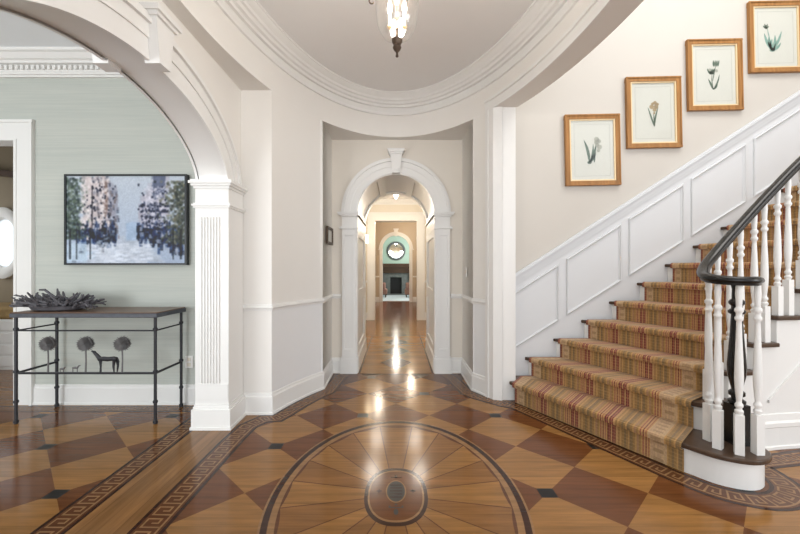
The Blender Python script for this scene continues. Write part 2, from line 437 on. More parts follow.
def pier(yn, yf, sg):
    """pilaster wrapping the jamb; sg -1 faces -y (far jamb), +1 faces +y (near jamb)"""
    mb = MB()
    yj = yf if sg > 0 else yn
    x0, x1 = XB-.022, XF+.026
    def ring(ex, z0, z1):
        if sg < 0: mb.box(x0-ex, x1+ex, yn-.012-ex, yf+ex*.5, z0, z1)
        else: mb.box(x0-ex, x1+ex, yn-ex*.5, yf+.012+ex, z0, z1)
    ring(0, .2, 1.97)
    ring(.022, 0, .16); ring(.030, 0, .022); ring(.012, .16, .18); ring(.006, .18, .2)
    ring(.012, 1.775, 1.79); ring(.022, 1.79, 1.805); ring(.010, 1.805, 1.815)
    ring(.010, 1.93, 1.95); ring(.025, 1.95, 1.968); ring(.038, 1.968, 1.988); ring(.028, 1.988, 2.0)
    # fluted slab
    xa, xb = x0+.045, x1-.07
    nf = 6; w = (xb-xa)/(nf*2+1); prof = []
    for k in range(nf*2+1):
        p0 = xa+k*w
        dpt = .014 if k % 2 == 0 else .003
        prof += [(p0+.001, dpt), (p0+w-.001, dpt)]
    yb = yn-.012 if sg < 0 else yf+.012
    pts = [(x, yb+sg*d) for x, d in prof]
    poly = [(xa, yb-sg*.01)]+pts+[(xb, yb-sg*.01)]
    mb.prism(poly, .37, 1.70)
    mb.box(x0+.005, x1-.005, min(yb, yb+sg*.006), max(yb, yb+sg*.006), .24, .36)
    return mb
struct('trim_6', pier(3.11, 3.39, -1), M['trim'])
struct('trim_7', pier(.85, 1.13, 1), M['trim'])

# ------------------------------------------------------------------ hall arch
HY0, HY1, HR, HSP = 4.74, 6.05, .495, 1.965
mb = MB()
def hp_(t, r): return (r*math.cos(t), HSP+r*math.sin(t))
for Y in (HY0, HY1):
    for k in range(NA):
        a, b = hp_(ts[k], HR), hp_(ts[k+1], HR)
        mb.face([(a[0], Y, a[1]), (b[0], Y, b[1]), (b[0], Y, 3.0), (a[0], Y, 3.0)])
    for s in (-1, 1): mb.face([(s*HR, Y, 0), (s*.84, Y, 0), (s*.84, Y, 3.0), (s*HR, Y, 3.0)])
struct('wall_center', mb, M['wall'])
mb = MB()
mb.grid([[(hp_(t, HR)[0], Y, hp_(t, HR)[1]) for t in ts] for Y in (HY0, HY1)])
for s in (-1, 1): mb.face([(s*HR, HY0, 0), (s*HR, HY1, 0), (s*HR, HY1, HSP), (s*HR, HY0, HSP)])
# barrel ribs
def barrel(t0, t1, ya, yb, th=.024, n=10):
    rows = []
    for k in range(n+1):
        t = t0+(t1-t0)*k/n
        a = hp_(t, HR+.002); b = hp_(t, HR-th)
        rows.append([(a[0], ya, a[1]), (b[0], ya, b[1]), (b[0], yb, b[1]), (a[0], yb, a[1])])
    mb.grid(rows); mb.face(rows[0]); mb.face(rows[-1])
barrel(0, PI, HY0, HY0+.13, n=36); barrel(0, PI, HY1-.16, HY1, n=36)
for d in (2, 66, 114, 178):
    t = math.radians(d); w = .10
    barrel(max(0, t-w), min(PI, t+w), HY0+.13, HY1-.16, n=4)
for s in (-1, 1):   # jamb panelling
    def jb(ya, yb, za, zb, th=.022): mb.box(min(s*HR, s*(HR-th)), max(s*HR, s*(HR-th)), ya, yb, za, zb)
    jb(HY0, HY0+.17, .2, HSP); jb(HY1-.20, HY1, .2, HSP)
    for za, zb in ((.2, .30), (.86, 1.0), (1.68, HSP)): jb(HY0+.17, HY1-.20, za, zb)
    jb(HY0, HY1, 0, .19, .034); jb(HY0, HY1, .19, .205, .028)
    jb(HY0-.02, HY1+.02, 1.945, HSP, .035); jb(HY0-.02, HY1+.02, 1.925, 1.945, .022); jb(HY0-.02, HY1, 1.765, 1.785, .024)
struct('trim_8', mb, M['trim'], 35)
mb = MB()   # casing of the arch, front
def flat_arch(yb, steps, spring, R, sgn=-1):
    for r0, r1, pj in steps:
        rows = []
        for t in ts:
            a = (r0*math.cos(t), spring+r0*math.sin(t)); b = (r1*math.cos(t), spring+r1*math.sin(t))
            rows.append([(a[0], yb, a[1]), (a[0], yb+sgn*pj, a[1]), (b[0], yb+sgn*pj, b[1]), (b[0], yb, b[1])])
        mb.grid(rows)
flat_arch(HY0, [(HR-.012, .56, .022), (.56, .625, .032), (.625, .65, .052), (.65, .668, .040)], HSP, HR)
for s in (-1, 1):
    def cs(xa, xb, pj, za, zb): mb.box(min(s*xa, s*xb), max(s*xa, s*xb), HY0-pj, HY0+.01, za, zb)
    cs(HR-.010, .66, .020, .2, 1.945)
    cs(HR-.022, .675, .042, 0, .18); cs(HR-.016, .668, .034, .18, .205); cs(HR-.026, .680, .05, 0, .02)
    for xa, xb, za, zb in ((HR, .525, .30, 1.69), (.63, .655, .30, 1.69), (HR, .655, .205, .30), (HR, .655, 1.69, 1.76)): cs(xa, xb, .042, za, zb)
    cs(HR-.03, .69, .052, 1.765, 1.785); cs(HR-.02, .675, .04, 1.785, 1.80)
    cs(HR-.02, .675, .044, 1.915, 1.935); cs(HR-.035, .70, .064, 1.935, 1.955); cs(HR-.04, .712, .075, 1.955, 1.97)
def kz(w0, w1, z0, z1, pj):
    mb.prism_fn([(-w0, z0), (w0, z0), (w1, z1), (-w1, z1)], lambda p: (p[0], HY0+.01, p[1]), lambda p: (p[0], HY0-pj, p[1]))
kz(.045, .072, 2.44, 2.665, .085); kz(.03, .052, 2.47, 2.64, .098); kz(.08, .088, 2.665, 2.69, .10); kz(.094, .104, 2.69, 2.725, .118)
struct('trim_9', mb, M['trim'], 35)

# ------------------------------------------------------------------ hall beyond the arch
HW = .80
D2, D3, D4 = 9.47, 14.3, 18.3
mb = MB()
for s in (-1, 1):
    mb.face([(s*HW, HY1, 0), (s*HW, D2, 0), (s*HW, D2, 2.95), (s*HW, HY1, 2.95)])
    mb.box(min(s*.55, s*1.0), max(s*.55, s*1.0), D2, D2+.14, 0, 2.95)
mb.box(-.55, .55, D2, D2+.14, 2.45, 2.95)
struct('wall_hall', mb, M['warm'])
mb = MB()
for s in (-1, 1): mb.face([(s*.85, D2+.14, 0), (s*.85, D3, 0), (s*.85, D3, 2.95), (s*.85, D2+.14, 2.95)])
AR3, AS3 = .507, 1.97
for k in range(NA):
    a = (AR3*math.cos(ts[k]), AS3+AR3*math.sin(ts[k])); b = (AR3*math.cos(ts[k+1]), AS3+AR3*math.sin(ts[k+1]))
    mb.face([(a[0], D3, a[1]), (b[0], D3, b[1]), (b[0], D3, 2.95), (a[0], D3, 2.95)])
    mb.face([(a[0], D3, a[1]), (b[0], D3, b[1]), (b[0], D3+.2, b[1]), (a[0], D3+.2, a[1])])
for s in (-1, 1):
    mb.face([(s*AR3, D3, 0), (s*.86, D3, 0), (s*.86, D3, 2.95), (s*AR3, D3, 2.95)])
    mb.face([(s*AR3, D3, 0), (s*AR3, D3+.2, 0), (s*AR3, D3+.2, AS3), (s*AR3, D3, AS3)])
struct('wall_gallery', mb, M['tan'])
mb = MB()
mb.face([(-2.6, D4, 0), (2.6, D4, 0), (2.6, D4, 2.95), (-2.6, D4, 2.95)])
for s in (-1, 1):
    mb.face([(s*2.6, D3+.2, 0), (s*2.6, D4, 0), (s*2.6, D4, 2.95), (s*2.6, D3+.2, 2.95)])
    mb.face([(s*AR3, D3+.2, 0), (s*2.6, D3+.2, 0), (s*2.6, D3+.2, 2.95), (s*AR3, D3+.2, 2.95)])
struct('wall_far', mb, M['mint'])
mb = MB()
mb.face([(-.9, HY1, 2.95), (.9, HY1, 2.95), (.9, D3, 2.95), (-.9, D3, 2.95)])
mb.face([(-2.6, D3, 2.95), (2.6, D3, 2.95), (2.6, D4, 2.95), (-2.6, D4, 2.95)])
struct('ceiling_hall', mb, M['ceil'])
mb = MB()
crown = [(0, 2.83), (.012, 2.83), (.014, 2.85), (.04, 2.885), (.07, 2.925), (.075, 2.95)]
mb.sweep([(-HW, HY1), (-HW, D2), (HW, D2), (HW, HY1)], crown)
for pth in ([(-HW, HY1), (-HW, D2), (-.70, D2)], [(.70, D2), (HW, D2), (HW, HY1)], [(-.85, D2+.14), (-.85, D3), (-.62, D3)], [(.62, D3), (.85, D3), (.85, D2+.14)]):
    mb.sweep(pth, base_prof); mb.sweep(pth, rail_prof)
# cased opening
for s in (-1, 1):
    mb.box(min(s*.515, s*.695), max(s*.515, s*.695), D2-.03, D2+.01, 0, 2.45)
    mb.box(min(s*.512, s*.545), max(s*.512, s*.545), D2-.045, D2+.16, 0, 2.43)
    mb.box(min(s*.68, s*.70), max(s*.68, s*.70), D2-.045, D2, 0, 2.60)
mb.box(-.695, .695, D2-.03, D2+.01, 2.45, 2.60); mb.box(-.72, .72, D2-.055, D2, 2.60, 2.64); mb.box(-.545, .545, D2-.045, D2+.16, 2.43, 2.46)
# far arch casing
for r0, r1, pj in ((AR3-.01, .60, .025), (.60, .63, .045)):
    rows = []
    for t in ts:
        a = (r0*math.cos(t), AS3+r0*math.sin(t)); b = (r1*math.cos(t), AS3+r1*math.sin(t))
        rows.append([(a[0], D3, a[1]), (a[0], D3-pj, a[1]), (b[0], D3-pj, b[1]), (b[0], D3, b[1])])
    mb.grid(rows)
for s in (-1, 1):
    mb.box(min(s*(AR3-.01), s*.61), max(s*(AR3-.01), s*.61), D3-.03, D3+.21, 0, AS3)
    mb.box(min(s*(AR3-.03), s*.66), max(s*(AR3-.03), s*.66), D3-.06, D3+.01, AS3-.03, AS3)
mb.prism_fn([(-.05, 2.44), (.05, 2.44), (.08, 2.68), (-.08, 2.68)], lambda p: (p[0], D3, p[1]), lambda p: (p[0], D3-.08, p[1]))
mb.box(-.1, .1, D3-.1, D3, 2.68, 2.72)
struct('trim_10', mb, M['trim'], 35)

# ------------------------------------------------------------------ stair wall
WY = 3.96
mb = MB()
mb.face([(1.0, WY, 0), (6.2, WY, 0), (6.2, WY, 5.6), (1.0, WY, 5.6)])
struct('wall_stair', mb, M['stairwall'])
mb = MB()
mb.face([(6.2, WY, 0), (6.2, -2.6, 0), (6.2, -2.6, 5.6), (6.2, WY, 5.6)])
struct('wall_right', mb, M['wall'])
mb = MB()
mb.face([(1.2, WY, 5.6), (6.2, WY, 5.6), (6.2, -2.6, 5.6), (1.2, -2.6, 5.6)])
struct('ceiling_stair', mb, M['ceil'])
RISE, RUN = .19, .2855
def railz(x): return 1.25+.644*(x-1.25)
mb = MB()   # dado: painted field, skirt, rail
def slopeband(xa, xb, o0, o1, y0_, y1_, z=None):
    mb.prism_fn([(xa, railz(xa)+o0), (xb, railz(xb)+o0), (xb, railz(xb)+o1), (xa, railz(xa)+o1)], lambda p: (p[0], y1_, p[1]), lambda p: (p[0], y0_, p[1]))
x_a, x_b = 1.17, 5.9
mb.prism_fn([(x_a, 0), (x_b, 0), (x_b, railz(x_b)-.02), (x_a, railz(x_a)-.02)], lambda p: (p[0], WY, p[1]), lambda p: (p[0], WY-.006, p[1]))
slopeband(x_a, x_b, -.115, -.085, WY-.018, WY); slopeband(x_a, x_b, -.085, -.035, WY-.026, WY)
slopeband(x_a, x_b, -.035, -.012, WY-.044, WY); slopeband(x_a, x_b, -.012, .004, WY-.032, WY)
# panels
per, gap, ph = .637, .078, .57
xs = 1.745-per
while xs < x_b:
    p0 = max(xs, x_a+.002); p1 = min(xs+per-gap, x_b)
    if p1-p0 > .1:
        t = .026
        def zt(x): return railz(x)-.185
        def zb(x): return railz(x)-.185-ph-.012*(x-1.2)
        # four strips of the frame moulding
        def strip(pts): mb.prism_fn(pts, lambda p: (p[0], WY-.004, p[1]), lambda p: (p[0], WY-.018, p[1]))
        q0, q1 = p0+t, p1-t
        O = [(p0, zb(p0)), (p1, zb(p1)), (p1, zt(p1)), (p0, zt(p0))]; I = [(q0, zb(q0)+t), (q1, zb(q1)+t), (q1, zt(q1)-t), (q0, zt(q0)-t)]
        rows = []
        for a, b in zip(O, I):
            f = lambda u, yy_: (a[0]+(b[0]-a[0])*u, yy_, a[1]+(b[1]-a[1])*u)
            rows.append([f(0, WY-.005), f(.1, WY-.022), f(.45, WY-.026), f(.7, WY-.014), f(1, WY-.011), f(1.02, WY-.005)])
        mb.grid(rows, closed_v=True)
    xs += per
struct('trim_11', mb, M['dado'])

# ------------------------------------------------------------------ staircase
W = {1: (1.10, 3.735)}
for k in range(2, 15): W[k] = (1.32+RUN*(k-2), WY-.008)
S = {2: (2.07, 2.60), 3: (2.30, 2.66), 4: (2.515, 2.705), 5: (2.715, 2.74), 6: (2.915, 2.765), 7: (3.125, 2.78), 8: (3.35, 2.79), 9: (3.60, 2.80), 10: (3.87, 2.80), 11: (4.15, 2.80), 12: (4.43, 2.80), 13: (4.715, 2.80), 14: (5.0, 2.80)}
S[1] = (1.80, 2.43)
NOS = .032; TT = .03
def cm(pts, n=8):
    """Catmull-Rom through points"""
    out = []
    P = [Vector(p) for p in pts]; P = [P[0]*2-P[1]]+P+[P[-1]*2-P[-2]]
    for i in range(1, len(P)-2):
        for k in range(n):
            t = k/n; a, b, c, d = P[i-1:i+3]
            out.append(tuple(.5*((2*b)+(c-a)*t+(2*a-5*b+4*c-d)*t*t+(3*b-a-3*c+d)*t**3)))
    out.append(tuple(P[-2])); return out
stair = thing('staircase', 'staircase with dark wooden treads and white risers rising along the panelled wall', 'staircase', (2.3, 3.2, 0))
def offset_in(poly, d):
    """offset an open polyline to the left of travel"""
    P = [Vector(p[:2]) for p in poly]; out = []
    for i in range(len(P)):
        a = (P[i]-P[i-1]) if i else (P[1]-P[0]); b = (P[i+1]-P[i]) if i < len(P)-1 else (P[-1]-P[-2])
        a.normalize(); b.normalize(); n_ = Vector((-a.y, a.x))+Vector((-b.y, b.x)); n_.normalize()
        out.append((P[i].x+n_.x*d, P[i].y+n_.y*d))
    return out
curt = cm([S[1], (1.90, 2.285), (2.03, 2.215), (2.15, 2.228), (2.245, 2.31), (2.28, 2.45), (2.285, 2.58), (2.34, 2.70)], 6)
n1 = [W[1]]+curt
n2c = cm([(1.955, 2.745), (2.03, 2.625), (2.12, 2.575), (2.22, 2.60), (2.315, 2.70)], 6)
n2 = [W[2]]+n2c
nose = {1: n1, 2: n2}
for k in range(3, 14):
    nose[k] = [W[k], S[k], (S[k+1][0]+.012, S[k+1][1]-.002)]   # nosing then its side return
def tread_poly(k):
    nx = W[k+1]
    if k == 1: back = [(1.99, 2.80), (1.345, WY-.007), (1.172, WY-.007), (1.172, 3.766), (1.104, 3.766)]; return n1+[(2.34, 2.80)]+back
    if k == 2: return n2+[(2.36, 2.73), (2.34, 2.78), (2.26, 2.80), (W[3][0]+.04, WY-.007), (W[2][0]+.002, WY-.007)]
    p = nose[k]; e = p[2]
    if k == 13: return [(W[k][0], WY-.007), S[k], (6.15, 2.80), (6.15, WY-.007)]
    return [(W[k][0], WY-.007), p[1], e, (e[0]+.0, e[1]+.055), (S[k+1][0]+.03, S[k+1][1]+.06), (W[k+1][0]+.035, WY-.007)]
def clean(poly):
    out = []
    for p in poly:
        if not out or (Vector(p)-Vector(out[-1])).length > 1e-4: out.append(p)
    return out
# every tread is its own part
for k in range(1, 14):
    mb = MB(); mb.prism(clean(tread_poly(k)), RISE*k-TT, RISE*k)
    o = mb.build('tread', M['tread'], stair, bevel=.008)
def riserline(k):
    if k <= 2:
        q = offset_in(nose[k], NOS)
        if k == 1: q[0] = (1.172, 3.80)
        else: q[0] = (W[2][0]+.035, WY-.008)
        return q
    a = (W[k][0]+.034, WY-.008)
    b = (S[k][0]+.022, S[k][1]+.035)
    return [a, b]
for k in range(1, 14):
    mb = MB(); L = riserline(k)
    z0, z1 = RISE*(k-1)+(0 if k > 1 else .001), RISE*k-TT-.001
    q = offset_in(L, .012)
    mb.prism(L+q[::-1], z0, z1)
    mb.build('riser', M['trim'], stair, 40)
# open string below the tread ends, one continuous panel
mb = MB()
R = {k: riserline(k)[-1] for k in range(3, 14)}
R[14] = (6.15, 2.835)
sp = [(2.335, 2.735)]+[R[k] for k in range(3, 14)]+[R[14]]
for i, k in enumerate(range(2, 14)):
    a, b = sp[i], sp[i+1]
    zt_ = RISE*k-TT-.001
    mb.face([(a[0], a[1], 0), (b[0], b[1], 0), (b[0], b[1], zt_), (a[0], a[1], zt_)])
mb2 = MB()
bp_path = [(2.345, 2.735)]+[(R[k][0], R[k][1]) for k in range(3, 14)]+[R[14]]
mb.build('string_panel', M['trim'], stair)
mb2.sweep(bp_path, [(0, 0), (.026, 0), (.026, .02), (.016, .026), (.016, .15), (.022, .158), (.022, .185), (.012, .20), (.008, .245), (0, .25)], side=1)
mb2.build('string_baseboard', M['trim'], stair)
mb3 = MB()
for (xa, za), (xb, zb_) in (((2.66, .33), (2.95, .60)), ((2.95, .60), (4.6, 1.75))):
    n_ = 10
    for i in range(n_):
        x_0 = xa+(xb-xa)*i/n_; x_1 = xa+(xb-xa)*(i+1)/n_
        def yy(x):
            ks = sp
            for a, b in zip(ks, ks[1:]):
                if a[0] <= x <= b[0]: return a[1]+(b[1]-a[1])*(x-a[0])/(b[0]-a[0])
            return 2.83
        z_0 = za+(zb_-za)*i/n_; z_1 = za+(zb_-za)*(i+1)/n_
        mb3.face([(x_0, yy(x_0)-.012, z_0), (x_1, yy(x_1)-.012, z_1), (x_1, yy(x_1)-.012, z_1+.02), (x_0, yy(x_0)-.012, z_0+.02)])
        mb3.face([(x_0, yy(x_0)-.012, z_0), (x_1, yy(x_1)-.012, z_1), (x_1, yy(x_1), z_1), (x_0, yy(x_0), z_0)])
        mb3.face([(x_0, yy(x_0)-.012, z_0+.02), (x_1, yy(x_1)-.012, z_1+.02), (x_1, yy(x_1), z_1+.02), (x_0, yy(x_0), z_0+.02)])
mb3.build('string_moulding', M['trim'], stair)

# runner
def lerp(a, b, t): return tuple(a[i]+(b[i]-a[i])*t for i in range(len(a)))
def runner_ends(k):
    a, b = Vector(W[k]), Vector(S[k] if k > 2 else (S[1] if k == 1 else (2.015, 2.631)))
    d = (b-a); L = d.length; d.normalize()
    lo, hi = {1: (.045, L+.0), 2: (.065, L+.0)}.get(k, (.07, L-.125))
    return a+d*lo, a+d*hi, Vector((-d.y, d.x))
rows = []; vs = []; vv = 0
NU = 12
prev = None
for k in range(1, 14):
    A, B, nn = runner_ends(k)
    z = RISE*k
    th = .009
    rl = [(NOS-th, z-RISE+(.004 if k == 1 else .012)), (NOS-th, z-TT-.012), (NOS-th-.002, z-TT-.013), (-th, z-TT-.008), (-th-.003, z-.012), (-th+.002, z+.001), (.008, z+th)]
    for o, zz in rl:
        r = [tuple((A+(B-A)*(u/NU)+nn*o))+(zz,) for u in range(NU+1)]
        if rows: vv += (Vector(r[NU//2])-Vector(rows[-1][NU//2])).length
        rows.append(r); vs.append(vv)
    # back of tread, at next riser
    if k < 13:
        A2, B2, n2_ = runner_ends(k+1); o = NOS-.008
        if k == 1: A2 = Vector((1.258, 3.90))-n2_*o
        r = [tuple((A2+(B2-A2)*(u/NU)+n2_*o))+(z+th,) for u in range(NU+1)]
        vv += (Vector(r[NU//2])-Vector(rows[-1][NU//2])).length
        rows.append(r); vs.append(vv)
mb = MB(); mb.grid(rows)
me = bpy.data.meshes.new('stair_runner'); me.from_pydata(mb.v, [], mb.f); me.materials.append(M['runner'])
uvl = me.uv_layers.new(name='UVMap')
for p in me.polygons:
    for li in p.loop_indices:
        vi = me.loops[li].vertex_index; r_, c_ = divmod(vi, NU+1)
        uvl.data[li].uv = (1.25*c_/NU, vs[r_])
ro = bpy.data.objects.new('stair_runner', me); C.objects.link(ro)
sm = ro.modifiers.new('thick', 'SOLIDIFY'); sm.thickness = .005; sm.offset = 0
tag(ro, 'plaid tan and red carpet runner laid down the stairs', 'carpet')

# railing: one thing, every baluster a part
rail = thing('stair_railing', 'white baluster railing with black curling handrail on the open side of the stairs', 'railing', (2.12, 2.42, RISE))
rp = [(2.165, 2.315, 1.217), (2.10, 2.268, 1.217), (2.03, 2.268, 1.218), (1.965, 2.32, 1.222), (1.950, 2.40, 1.232), (1.985, 2.49, 1.252), (2.07, 2.585, 1.30), (2.19, 2.655, 1.385), (2.33, 2.705, 1.50), (2.53, 2.755, 1.68), (2.73, 2.79, 1.865), (2.93, 2.815, 2.05), (3.14, 2.83, 2.235), (3.36, 2.84, 2.42), (3.61, 2.85, 2.61), (4.15, 2.85, 2.99), (4.72, 2.85, 3.37)]
RP = cm(rp, 8)
def railsweep(path, prof, mb):
    P = [Vector(p) for p in path]; rows = []
    for i, p in enumerate(P):
        t = P[min(i+1, len(P)-1)]-P[max(i-1, 0)]; t.normalize()
        sd = t.cross(Vector((0, 0, 1))).normalized(); up = sd.cross(t).normalized()
        rows.append([tuple(p+sd*a+up*b) for a, b in prof])
    mb.grid(rows, closed_u=True); mb.face(rows[0]); mb.face(rows[-1][::-1])
mb = MB()
railsweep(RP, [(-.020, -.027), (.020, -.027), (.022, -.014), (.033, -.008), (.036, .004), (.030, .017), (.014, .026), (-.014, .026), (-.030, .017), (-.036, .004), (-.033, -.008), (-.022, -.014)], mb)
mb.build('handrail', M['rail'], rail, 50)
def rail_bottom(x, y):
    best = min(RP[8*4:], key=lambda p: (p[0]-x)**2+(p[1]-y)**2); return best[2]-.026
def baluster(x, y, z0, z1, blk=.2, rot=.5):
    mb = MB(); h = z1-z0
    c_, s_ = math.cos(rot), math.sin(rot); w = .0225
    poly = [(x+c_*a-s_*b, y+s_*a+c_*b) for a, b in ((-w, -w), (w, -w), (w, w), (-w, w))]
    mb.prism(poly, z0, z0+blk)
    b = z0+blk
    H = z1-b
    pr = [(.0165, 0), (.0165, .006), (.0215, .012), (.0215, .024), (.0145, .032), (.0145, .040), (.0205, .048), (.0205, .060), (.0135, .070), (.0135, .085), (.0165, .11), (.0205, .16), (.0225, .215), (.0215, .28), (.0190, .36), (.0155, .44), (.0135, H-.235)]
    if H < .70: pr = [(r, q if q < .1 or i == len(pr)-1 else .1+(q-.1)*(H-.335)/.45) for i, (r, q) in enumerate(pr)]
    pr += [(.0125, H-.215), (.0200, H-.205), (.0215, H-.192), (.0150, H-.182), (.0150, H-.165), (.0220, H-.155), (.0220, H-.140), (.0140, H-.130), (.0155, H-.10), (.0180, H-.05), (.0150, H)]
    mb.lathe([(r, q) for r, q in pr], 14, (x, y, b))
    return mb.build('baluster', M['trim'], rail, 40)
for x, y, r in ((2.005, 2.475, .3), (1.972, 2.365, .6), (2.035, 2.290, 1.0), (2.148, 2.292, 1.5)):
    zz = min(RP[:8*6], key=lambda p: (p[0]-x)**2+(p[1]-y)**2)[2]-.026
    baluster(x, y, RISE+.0006, zz, .235, r)
for k in range(2, 14):
    a = R[k] if k in R else (2.13, 2.64); b = R[k+1] if k < 13 else (R[13][0]+.27, 2.835)
    for t in (.10, .54):
        x = a[0]+(b[0]-a[0])*t+.01; y = a[1]+(b[1]-a[1])*t+.022
        baluster(x, y, RISE*k+.0006, rail_bottom(x, y), .21 if t < .5 else .21+.5*(RISE*.5), .15)
# black newel inside the curl
mb = MB()
nx_, ny_ = 2.145, 2.43
mb.box(nx_-.046, nx_+.046, ny_-.046, ny_+.046, RISE+.0006, RISE+.25)
pr = [(.024, 0), (.036, .01), (.036, .022), (.022, .034), (.022, .045), (.033, .055), (.033, .075), (.021, .09), (.026, .12), (.036, .18), (.038, .24), (.034, .32), (.028, .42), (.024, .52), (.022, .56), (.033, .57), (.035, .585), (.022, .60), (.022, .615), (.032, .63), (.032, .645), (.02, .66), (.024, .72), (.03, .75), (.03, .78)]
mb.lathe([(r*1.28 if z < .7 else r, z) for r, z in pr], 18, (nx_, ny_, RISE+.25))
mb.build('newel_post', M['rail'], rail, 40)

# ------------------------------------------------------------------ left room
LY = 3.655
mb = MB()
mb.face([(-3.58, LY, 0), (XB+.02, LY, 0), (XB+.02, LY, 3.3), (-3.58, LY, 3.3)])
mb.face([(-6.5, LY, 2.5), (-3.58, LY, 2.5), (-3.58, LY, 3.3), (-6.5, LY, 3.3)])
mb.face([(-6.5, LY, 0), (-4.7, LY, 0), (-4.7, LY, 2.5), (-6.5, LY, 2.5)])
mb.face([(-3.58, LY, 0), (-3.58, LY+.14, 0), (-3.58, LY+.14, 2.5), (-3.58, LY, 2.5)])
struct('wall_parlor', mb, M['sage'])
mb = MB(); mb.face([(-6.5, LY, 0), (-6.5, -2.6, 0), (-6.5, -2.6, 3.3), (-6.5, LY, 3.3)])
struct('wall_side', mb, M['sage'])
mb = MB(); mb.face([(-6.5, LY, 3.3), (XB, LY, 3.3), (XB, -2.6, 3.3), (-6.5, -2.6, 3.3)])
struct('ceiling_left', mb, M['coolceil'])
mb = MB()   # dentilled crown
cp = [(0, 3.09), (.02, 3.09), (.02, 3.105), (.035, 3.11), (.035, 3.125), (.04, 3.13), (.04, 3.19), (.075, 3.195), (.08, 3.215), (.10, 3.225), (.13, 3.265), (.15, 3.275), (.15, 3.3)]
mb.sweep([(-6.5, LY), (XB, LY), (XB, 1.0)], cp)
x = -6.4
while x < XB-.05:
    mb.box(x, x+.026, LY-.062, LY-.03, 3.145, 3.182); x += .050
struct('trim_12', mb, M['trim'])
mb = MB()
mb.sweep([(-3.42, LY), (XB, LY), (XB, 3.15)], base_prof)
struct('baseboard_back', mb, M['trim'])
mb = MB()   # door casing
mb.box(-3.585, -3.435, LY-.024, LY+.01, 0, 2.5); mb.box(-3.445, -3.42, LY-.036, LY, 0, 2.66); mb.box(-3.595, -3.57, LY-.03, LY+.15, 0, 2.49)
mb.box(-4.86, -3.435, LY-.024, LY+.01, 2.5, 2.66); mb.box(-4.88, -3.415, LY-.036, LY, 2.66, 2.685); mb.box(-4.7, -3.57, LY-.03, LY+.15, 2.49, 2.505)
mb.box(-4.86, -4.70, LY-.024, LY+.01, 0, 2.5)
struct('door_1', mb, M['trim'])
# side room through the doorway
mb = MB()
for q in ([(-8, 5.5), (-3.3, 5.5)], [(-3.3, 5.5), (-3.3, LY+.14)]):
    a, b = q; mb.face([a+(0,), b+(0,), b+(3.2,), a+(3.2,)])
mb.face([(-8, LY+.14, 3.2), (-3.3, LY+.14, 3.2), (-3.3, 5.5, 3.2), (-8, 5.5, 3.2)])
struct('wall_nook', mb, M['olive'])
mb = MB(); mb.prism_fn([(-6.2, 2.66), (-4.2, 2.42), (-4.2, 2.50), (-6.2, 2.74)], lambda p: (p[0], 5.5, p[1]), lambda p: (p[0], 5.38, p[1]))  # dark sloping band painting in the shadowed top of the nook wall
struct('nook_shade_band', mb, M['mantel'])
mb = MB()   # oval window: frame ring
wx, wz, wy = -5.56, 1.64, 5.5
rows = []
for k in range(48):
    t = 2*PI*k/48; c_, s_ = math.cos(t), math.sin(t)
    rows.append([(wx+c_*.31, wy, wz+s_*.505), (wx+c_*.31, wy-.05, wz+s_*.505), (wx+c_*.27, wy-.07, wz+s_*.45), (wx+c_*.21, wy-.055, wz+s_*.36), (wx+c_*.19, wy-.01, wz+s_*.33)])
mb.grid(rows, closed_v=True)
wo = struct('window_1', mb, M['trim'], 40)
mb = MB(); mb.face([(wx+math.cos(2*PI*k/48)*.195, wy-.012, wz+math.sin(2*PI*k/48)*.335) for k in range(48)])
mb.build('window_pane', M['daypane'], wo)
# window seat
ws = thing('window_seat', 'white panelled window seat with gold cushion under the oval window', 'window seat', (-5.2, 5.15, 0))
mb = MB(); mb.box(-6.6, -4.78, 4.87, 5.49, 0, .64); mb.build('bench_base', M['trim'], ws, bevel=.006)
mb = MB()
for z in (.05, .20, .35, .50): mb.box(-6.6, -4.79, 4.855, 4.875, z, z+.12)
mb.build('drawer_front', M['trim'], ws, bevel=.004)
mb = MB(); mb.box(-6.6, -4.77, 4.85, 5.49, .642, .80); mb.build('cushion', M['gold'], ws, bevel=.04)
